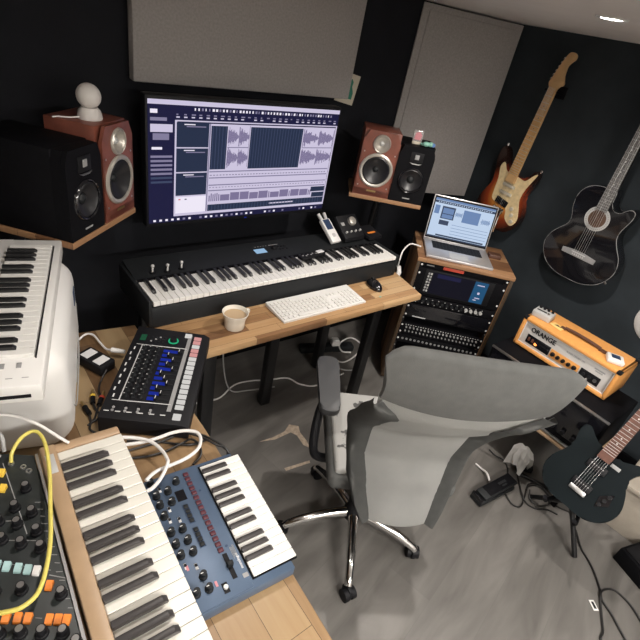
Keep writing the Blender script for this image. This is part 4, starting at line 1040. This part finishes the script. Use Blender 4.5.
for i, (x, y, a, m, l) in enumerate(((.250, 1.128, 75, 'yellowpl', 'audio plug with yellow ring lying near the drum machine'), (.268, 1.112, 60, 'red', 'audio plug with red ring lying near the drum machine'), (.222, 1.090, 96, 'black', 'black audio plug next to the yellow-ringed one'))):
    t = thing('audio_plug', l, 'plug', (x, y, .7405), a, 'audio plugs on the table')
    b = MB(); b.cyl((-.022, 0, .008), (.012, 0, .008), .007, seg=12); b.build('sleeve', 'black', t)
    b = MB(); b.cyl((.004, 0, .008), (.012, 0, .008), .0078, seg=12); b.build('ring', m, t)
    b = MB(); b.cyl((.012, 0, .008), (.034, 0, .008), .004, seg=10); b.build('tip', 'brass', t)
    b = MB(); b.tube([(-.02, 0, .008), (-.05, .008*(i-1), .006), (-.075, .02*(i-1), .005), (-.10, .01, .005)], .003); b.build('lead', 'blackcab', t)

# blue monophonic synth
t = thing('blue_synthesizer', 'compact blue synthesizer with short keyboard and red step buttons', 'synthesizer', (.36, .57, .7425), 85.5)
b = MB(); b.box((.005, .007, .0175), (.352, .246, .032), .004); b.build('case', ['blue'], t)
b = MB(); b.box((.005, .057, .0352), (.346, .144, .0036), .001); b.build('control_panel', 'blue', t)
b = MB(); b.box((.008, -.075, .0335), (.322, .110, .004)); b.build('key_well', 'blackmatte', t)
Zp = .037
keybed(t, 15, .0211, -.150, -.130, .106, .0385, 'E', 'whitekey', 'brownkey', .62, .010, .006, .58)
for i, (x, y) in enumerate(((.146, .044), (.127, .070), (.095, .071), (.125, .098), (.098, .098), (.066, .098), (.165, .100), (.021, .097), (.019, .072), (-.010, .097), (-.012, .071), (-.039, .096), (-.042, .070), (-.101, .070), (-.129, .095), (-.131, .069))):
    knob(t, x, y, Zp, .0082, .016, 'charcoal')
for i in range(16):
    b = MB(); b.box((.158-.0148*i, .0155, Zp+.0015), (.0105, .0125, .003), .001); b.build('step_button', 'redbutton', t)
b = MB(); b.box((.105, .046, Zp+.0006), (.030, .022, .0014)); b.build('display', 'blackgloss', t)
for x0 in (.051, -.014):
    b = MB(); b.box((x0, .046, Zp+.0006), (.052, .014, .0012)); b.m(1)
    for i in range(4): b.box((x0-.0195+.013*i, .046, Zp+.0025), (.010, .010, .003), .0006)
    b.build('button_row', ['darkblue', 'charcoal'], t)
b = MB(); b.box((-.105, .012, Zp+.0006), (.060, .010, .0014)); b.m(1).box((-.105, .012, Zp+.008), (.010, .014, .014), .002); b.build('pitch_slider', ['black', 'charcoal'], t)
b = MB(); b.box((-.144, .038, Zp+.0006), (.022, .012, .0014)); b.m(1).cyl((-.144, .038, Zp), (-.144, .038, Zp+.006), .005, seg=12); b.build('octave_switch', ['black', 'silverpl'], t)
for x, y in ((.08, .082), (.052, .09), (.045, .07), (-.065, .095), (-.075, .075), (-.115, .105), (.140, .086)):
    b = MB(); b.box((x, y, Zp+.0004), (.014, .006, .001)); b.m(1).box((x+.002, y, Zp+.002), (.005, .005, .004)); b.build('toggle_switch', ['print', 'black'], t)
b = MB(); b.box((-.070, .093, Zp+.0005), (.012, .005, .001)); b.box((-.128, .052, Zp+.0005), (.012, .005, .001)); b.build('pink_lettering', 'pink', t)
text('monologue', .0085, 'panel_lettering', 'print', t, Matrix.Translation((-.122, -.013, Zp)), .0003)
b = MB()
for i in range(5): b.box((-.08+.001*i, -.004-.0022*i, Zp+.0003), (.03-.004*(i % 3), .0009, .0006))
b.box((-.138, -.010, Zp+.0003), (.010, .012, .0006)); b.build('panel_print', 'dimprint', t)
for x, y in ((.165, .115), (-.155, .115), (.1, .0), (.06, .122), (-.06, .0)):
    b = MB(); b.cyl((x, y, Zp-.001), (x, y, Zp+.0008), .003, seg=10); b.build('screw', 'darkblue', t)
for x in (-.15, .16):
    for y in (-.11, .11):
        b = MB(); b.cyl((x, y, -.0015), (x, y, .003), .008, seg=10); b.build('rubber_foot', 'blackmatte', t)

# brown wooden keyboard on its stand
KT = thing('wooden_keyboard', 'vintage keyboard synthesizer with pale brown wooden case at lower left', 'keyboard', (.128, .440, .86), 87.9)
t = KT
b = MB(); b.box((0, -.001, .035), (.74, .152, .066), .003); b.build('case', 'oak', t)
b = MB(); b.box((-.02, .061, .088), (.745, .029, .040), .004); b.build('rear_rail', 'oak', t)
b = MB(); b.box((.345, -.002, .0845), (.022, .154, .033), .004); b.build('right_cheek', 'oak', t)
b = MB(); b.box((-.3775, -.002, .0845), (.022, .154, .033), .004); b.build('left_cheek', 'oak', t)
keybed(t, 29, .0241, -.3655, -.080, .126, .098, 'C', 'cream', 'brownkey', .70, .030, .011, .5)
b = MB(); b.box((.300, .061, .1083), (.05, .016, .001), .0004); b.build('label_plate', 'silverpl', t)
st = thing('keyboard_stand', 'low black stand carrying the wooden keyboard above the table', 'stand', (.128, .440, .7415), 87.9)
for x in (-.25, .25):
    b = MB(); b.box((x, .0, .109), (.03, .14, .016), .003); b.box((x, .03, .05), (.03, .03, .10), .003); b.box((x, .0, .006), (.03, .13, .012), .003); b.build('bracket', 'blackmetal', st)

# black modular synth with coloured switches
t = thing('modular_synthesizer', 'black panel synthesizer with orange and teal switches at lower left corner', 'synthesizer', (0, .55, .74))
PZ = .212
b = MB(); b.prism([(-.42, -.30), (.033, -.30), (.040, -.14), (.0565, .245), (-.03, .30), (-.42, .40)], .13, PZ, bev=.003); b.build('panel', mat('black_green_panel', (.014, .018, .018), .45, noise=.15, nscale=30), t)
b = MB(); b.prism([(-.40, -.28), (.015, -.28), (.040, .235), (-.03, .28), (-.40, .38)], .0015, .13); b.build('case', 'blackmatte', t)
b = MB(); b.prism([(.0345, -.295), (.0395, -.295), (.0625, .243), (.0578, .243)], .14, PZ+.003); b.build('side_trim', 'alu', t)
def rocker(x, y, m):
    b = MB(); b.prism([(-.007, 0), (.007, 0), (.006, .010), (.0, .006), (-.006, .004)], -.0055, .0055, lambda u, v, h: (h, u, v), bev=.0008); b.xf(Matrix.Translation((x, y-.55, PZ-.0003)) @ Matrix.Rotation(R(-33), 4, 'Z')); b.build('rocker_switch', m, t)
for x, y, m in ((-.040, .583, 'tealpl'), (-.028, .573, 'tealpl'), (-.014, .561, 'tealpl'), (-.002, .551, 'tealpl'), (.009, .542, 'white'), (.020, .507, 'orangepl'), (-.043, .489, 'orangepl'), (-.029, .480, 'orangepl'), (-.017, .472, 'orangepl'), (.008, .454, 'orangepl'), (.019, .447, 'orangepl'), (.029, .440, 'orangepl'), (-.003, .773, 'yellowpl'), (-.007, .735, 'yellowpl'), (-.020, .79, 'yellowpl'), (-.055, .593, 'tealpl')):
    rocker(x, y, m)
for x, y in ((-.002, .603), (.023, .580), (.024, .615), (-.026, .626), (-.016, .522), (.032, .484), (-.030, .456), (-.005, .440), (.020, .424), (.032, .400), (.027, .716), (.003, .682), (.025, .657), (0, .645), (-.025, .665), (-.05, .65), (-.05, .54), (-.055, .47), (-.045, .72), (-.04, .40), (-.01, .39), (.02, .375), (-.08, .6), (-.08, .5)):
    knob(t, x, y-.55, PZ-.0003, .0085, .019, 'black', 'steel')
b = MB()
def pl(x0, y0, x1, y1, w=.0008):
    d = Vector((x1-x0, y1-y0, 0)); n = Vector((-d.y, d.x, 0)).normalized()*w; z = Vector((0, 0, PZ+.0004))
    a = Vector((x0, y0-.55, 0))+z; c = Vector((x1, y1-.55, 0))+z
    b.quad(a-n, c-n, c+n, a+n)
pl(.024, .527, .046, .507); pl(.003, .80, .010, .62); pl(-.08, .66, .02, .60); pl(-.08, .70, .01, .65)
for i in range(14): pl(.034+.001*(i % 3), .68-.017*i, .043, .675-.017*i, .0006)
for i in range(12):
    x = -.05+.014*(i % 6); y = .505 if i < 6 else .60; pl(x, y-.012*(i % 6), x+.008, y-.006-.012*(i % 6), .0005)
b.build('panel_print', 'dimprint', t)
for x, y in ((.016, .792), (.033, .772), (.040, .757)):
    b = MB(); b.lathe([(.006, 0), (.0055, .003), (.003, .003), (.003, 0)], (x, y-.55, PZ-.0002), (0, 0, 1), 12, False); b.build('jack_socket', 'steel', t)
YC = [(.016, .792, .956), (.022, .800, .974), (.040, .814, .988), (.060, .821, .992), (.073, .811, .992), (.077, .775, .99), (.069, .71, .985), (.055, .642, .985), (.040, .573, .985), (.023, .523, .985), (.004, .488, .985), (-.017, .477, .985), (-.037, .481, .983), (-.07, .50, .975), (-.10, .53, .956)]
b = MB(); b.tube(YC, .0036, seg=10); tag(b.build('patch_cable', 'yellowcab'), 'yellow patch cable arching over the black panel synthesizer', 'cable')
b = MB(); b.tube([(-.06, .895, 1.01), (.0, .880, 1.012), (.04, .867, 1.005), (.075, .835, .995), (.105, .80, .975), (.12, .785, .964)], .0032, seg=8); tag(b.build('signal_cable', 'whitecab'), 'thin white cable crossing below the white synthesizer', 'cable', 'white cables on the table')
b = MB(); b.tube([(.0, .815, .956), (-.008, .828, .985), (.0, .842, .995), (.012, .845, .98), (.01, .825, .956)], .004, seg=8); tag(b.build('patch_cable', 'greycab'), 'short grey patch cable at the far edge of the black panel synthesizer', 'cable')

# white synth on rounded white case
t = thing('white_case', 'rounded white plastic machine case under the white synthesizer', 'case', (.043, 1.270, .7415), 74)
b = MB(); b.box((0, 0, .153), (.54, .40, .304), .065, seg=6); b.build('shell', 'white', t)
b = MB(); b.tube([(.20, -.2005, .16), (.21, -.197, .09), (.10, -.2015, .045), (-.12, -.2015, .045), (-.20, -.2005, .10)], .0018, seg=6); b.build('seam', 'greycab', t)
b = MB(); b.box((.155, -.199, .215), (.04, .006, .05), .002); b.build('blue_sticker', 'darkblue', t)
b = MB(); b.box((-.02, -.199, .07), (.10, .006, .014), .002); b.build('grey_slot', 'greycab', t)
t = thing('white_synthesizer', 'white keyboard synthesizer lying on the rounded white case at far left', 'synthesizer', (.060, 1.178, 1.047), 73.4)
b = MB(); b.box((.0175, 0, .022), (.663, .262, .042), .005); b.build('case', 'white', t)
b = MB(); b.box((.0175, .06, .0432), (.655, .135, .002), .0008); b.build('control_panel', 'white', t)
keybed(t, 22, .0236, -.222, -.110, .105, .052, 'C', 'whitekey', 'blackkey', .68, .010, .008, .52)
b = MB(); b.box((.037, -.1135, .045), (.525, .0025, .004)); b.build('key_gap', 'black', t)
for i in range(3):
    b = MB(); b.box((-.247, -.085+.030*i, .0435), (.016, .009, .002), .0005); b.build('touch_strip', 'dimprint', t)
for i in range(22):
    b = MB(); b.box((-.20+.022*i, .045, .0445), (.010, .022, .002), .0005); b.build('panel_button', 'dimprint', t)
for i in range(9): knob(t, -.2+.055*i, .095, .0438, .009, .014, 'white')
b = MB(); b.box((-.3145, -.06, .018), (.002, .10, .008)); b.build('side_slot', 'black', t)
b = MB()
for i in range(6): b.box((-.287, -.10+.028*i, .0434), (.0015, .012, .0006))
b.build('panel_print', 'dimprint', t)

# loose cables on the synth table
for P, r, m, l in (
 ([(.225, .905, .80), (.258, .899, .80), (.29, .88, .80), (.317, .852, .80), (.329, .815, .80), (.329, .778, .805), (.321, .757, .81), (.294, .73, .805), (.27, .717, .80), (.255, .716, .797)], .0045, 'whitecab', 'white cable curling from the wooden keyboard into the blue synthesizer'),
 ([(.225, .885, .79), (.257, .881, .79), (.297, .87, .79), (.338, .865, .79), (.376, .865, .79), (.408, .858, .79), (.435, .84, .79), (.438, .816, .79), (.422, .788, .792), (.397, .771, .795), (.365, .762, .797), (.329, .763, .794), (.30, .758, .80), (.28, .751, .803), (.262, .741, .803)], .0045, 'whitecab', 'wide white cable loop above the table edge near the drum machine')):
    b = MB(); b.tube(P, r, seg=10); tag(b.build('signal_cable', m), l, 'cable', 'white cables on the table')
for P, l in (
 ([(.24, .90, .7455), (.268, .896, .7455), (.304, .893, .7455), (.352, .887, .7455), (.399, .888, .7455), (.437, .881, .7455), (.464, .858, .7455), (.484, .822, .748), (.502, .786, .742), (.512, .765, .70), (.515, .75, .55), (.50, .74, .30), (.48, .76, .006)], 'black cable falling over the table edge between desk and blue synthesizer'),
 ([(.235, .88, .745), (.264, .871, .745), (.307, .856, .745), (.354, .85, .745), (.401, .853, .748), (.43, .851, .752), (.441, .824, .748), (.43, .793, .745), (.40, .775, .745)], 'thin black cable lying inside the white cable loop'),
 ([(.341, .905, .745), (.377, .900, .752), (.42, .885, .752), (.457, .845, .752), (.480, .803, .752), (.50, .79, .74), (.508, .78, .70), (.51, .79, .40), (.50, .82, .006)], 'second black cable hanging down beside the blue synthesizer corner'),
 ([(.28, .93, .745), (.34, .898, .745), (.39, .860, .745), (.425, .838, .746), (.47, .835, .746)], 'black cable along the front of the drum machine')):
    b = MB(); b.tube(P, .0032); tag(b.build('table_cable', 'blackcab'), l, 'cable', 'black cables on the table')

# ------------------------------------------------------------------ under the desk
b = MB(); b.tube([(.62, 1.62, .006), (.75, 1.66, .006), (.881, 1.669, .006), (.982, 1.653, .006), (1.103, 1.71, .006), (1.209, 1.70, .006), (1.292, 1.667, .006), (1.407, 1.632, .006), (1.447, 1.555, .006), (1.533, 1.504, .006), (1.75, 1.52, .006)], .0045); tag(b.build('floor_cable', 'whitecab'), 'long white cable snaking over the floor beneath the desk', 'cable')
b = MB(); b.tube([(1.917, 1.653, .02), (1.86, 1.678, .03), (1.88, 1.73, .05), (1.982, 1.74, .06), (2.002, 1.65, .05), (1.90, 1.60, .03), (1.81, 1.602, .012), (1.78, 1.66, .006)], .005); tag(b.build('floor_cable', 'whitecab'), 'coiled white cable on the power strip behind the desk leg', 'cable')
b = MB(); b.tube([(1.835, 1.50, .70), (1.85, 1.50, .55), (1.87, 1.49, .35), (1.88, 1.48, .15), (1.86, 1.50, .03), (1.80, 1.53, .006), (1.72, 1.60, .006)], .0045); tag(b.build('hanging_cable', 'greycab'), 'pale cable hanging down between the desk leg and the rack', 'cable')
b = MB(); b.tube([(.99, 1.66, .70), (.985, 1.67, .45), (1.0, 1.665, .2), (1.05, 1.66, .03), (1.15, 1.64, .006), (1.3, 1.60, .006)], .004); tag(b.build('hanging_cable', 'greycab'), 'pale cable hanging from the desk near the middle leg', 'cable')
t = thing('power_strip', 'dark power strip on the floor beneath the right desk end', 'power strip', (1.80, 1.76, .001), -20)
b = MB(); b.box((0, 0, .02), (.36, .06, .04), .006); b.build('body', 'charcoal', t)
for i in range(4):
    b = MB(); b.cyl((-.12+.08*i, 0, .038), (-.12+.08*i, 0, .0415), .021, seg=18); b.build('socket', 'black', t)
b = MB(); b.box((.05, .0, .062), (.05, .045, .042), .006); b.build('white_plug', 'white', t, 'white plug')
b = MB(); b.tube([(1.90, 1.25, .01), (1.93, 1.28, .006), (1.95, 1.22, .006), (2.0, 1.12, .006), (2.05, 1.05, .006)], .0035); tag(b.build('floor_cable', 'blackcab'), 'thin black cable on the floor in front of the rack', 'cable')

# ------------------------------------------------------------------ camera
cam = bpy.data.cameras.new('camera'); co = bpy.data.objects.new('camera', cam); COL.objects.link(co)
f = 477.2
Xc = Vector((.783, -.209, .586)); Yc = Vector((-.596, -.522, .610)); Zc = Vector((.179, -.827, -.533))   # world axes in view space (x right, y down, z ahead)
right = Vector((Xc.x, Yc.x, Zc.x)); down = Vector((Xc.y, Yc.y, Zc.y)); fwd = Vector((Xc.z, Yc.z, Zc.z))
fwd.normalize(); right = (right - fwd*right.dot(fwd)).normalized(); up = right.cross(fwd)*1.0
if up.dot(-down) < 0: up = -up
m4 = Matrix(((right.x, up.x, -fwd.x, 0), (right.y, up.y, -fwd.y, 0), (right.z, up.z, -fwd.z, 1.8), (0, 0, 0, 1)))
co.matrix_world = m4
cam.sensor_fit = 'HORIZONTAL'; cam.sensor_width = 36; cam.lens = 36*f/640; cam.clip_start = .02; cam.clip_end = 50
S.camera = co
vs = S.view_settings; vs.view_transform = 'Standard'; vs.look = 'None'; vs.gamma = 1; vs.use_curve_mapping = False; vs.exposure = 0.
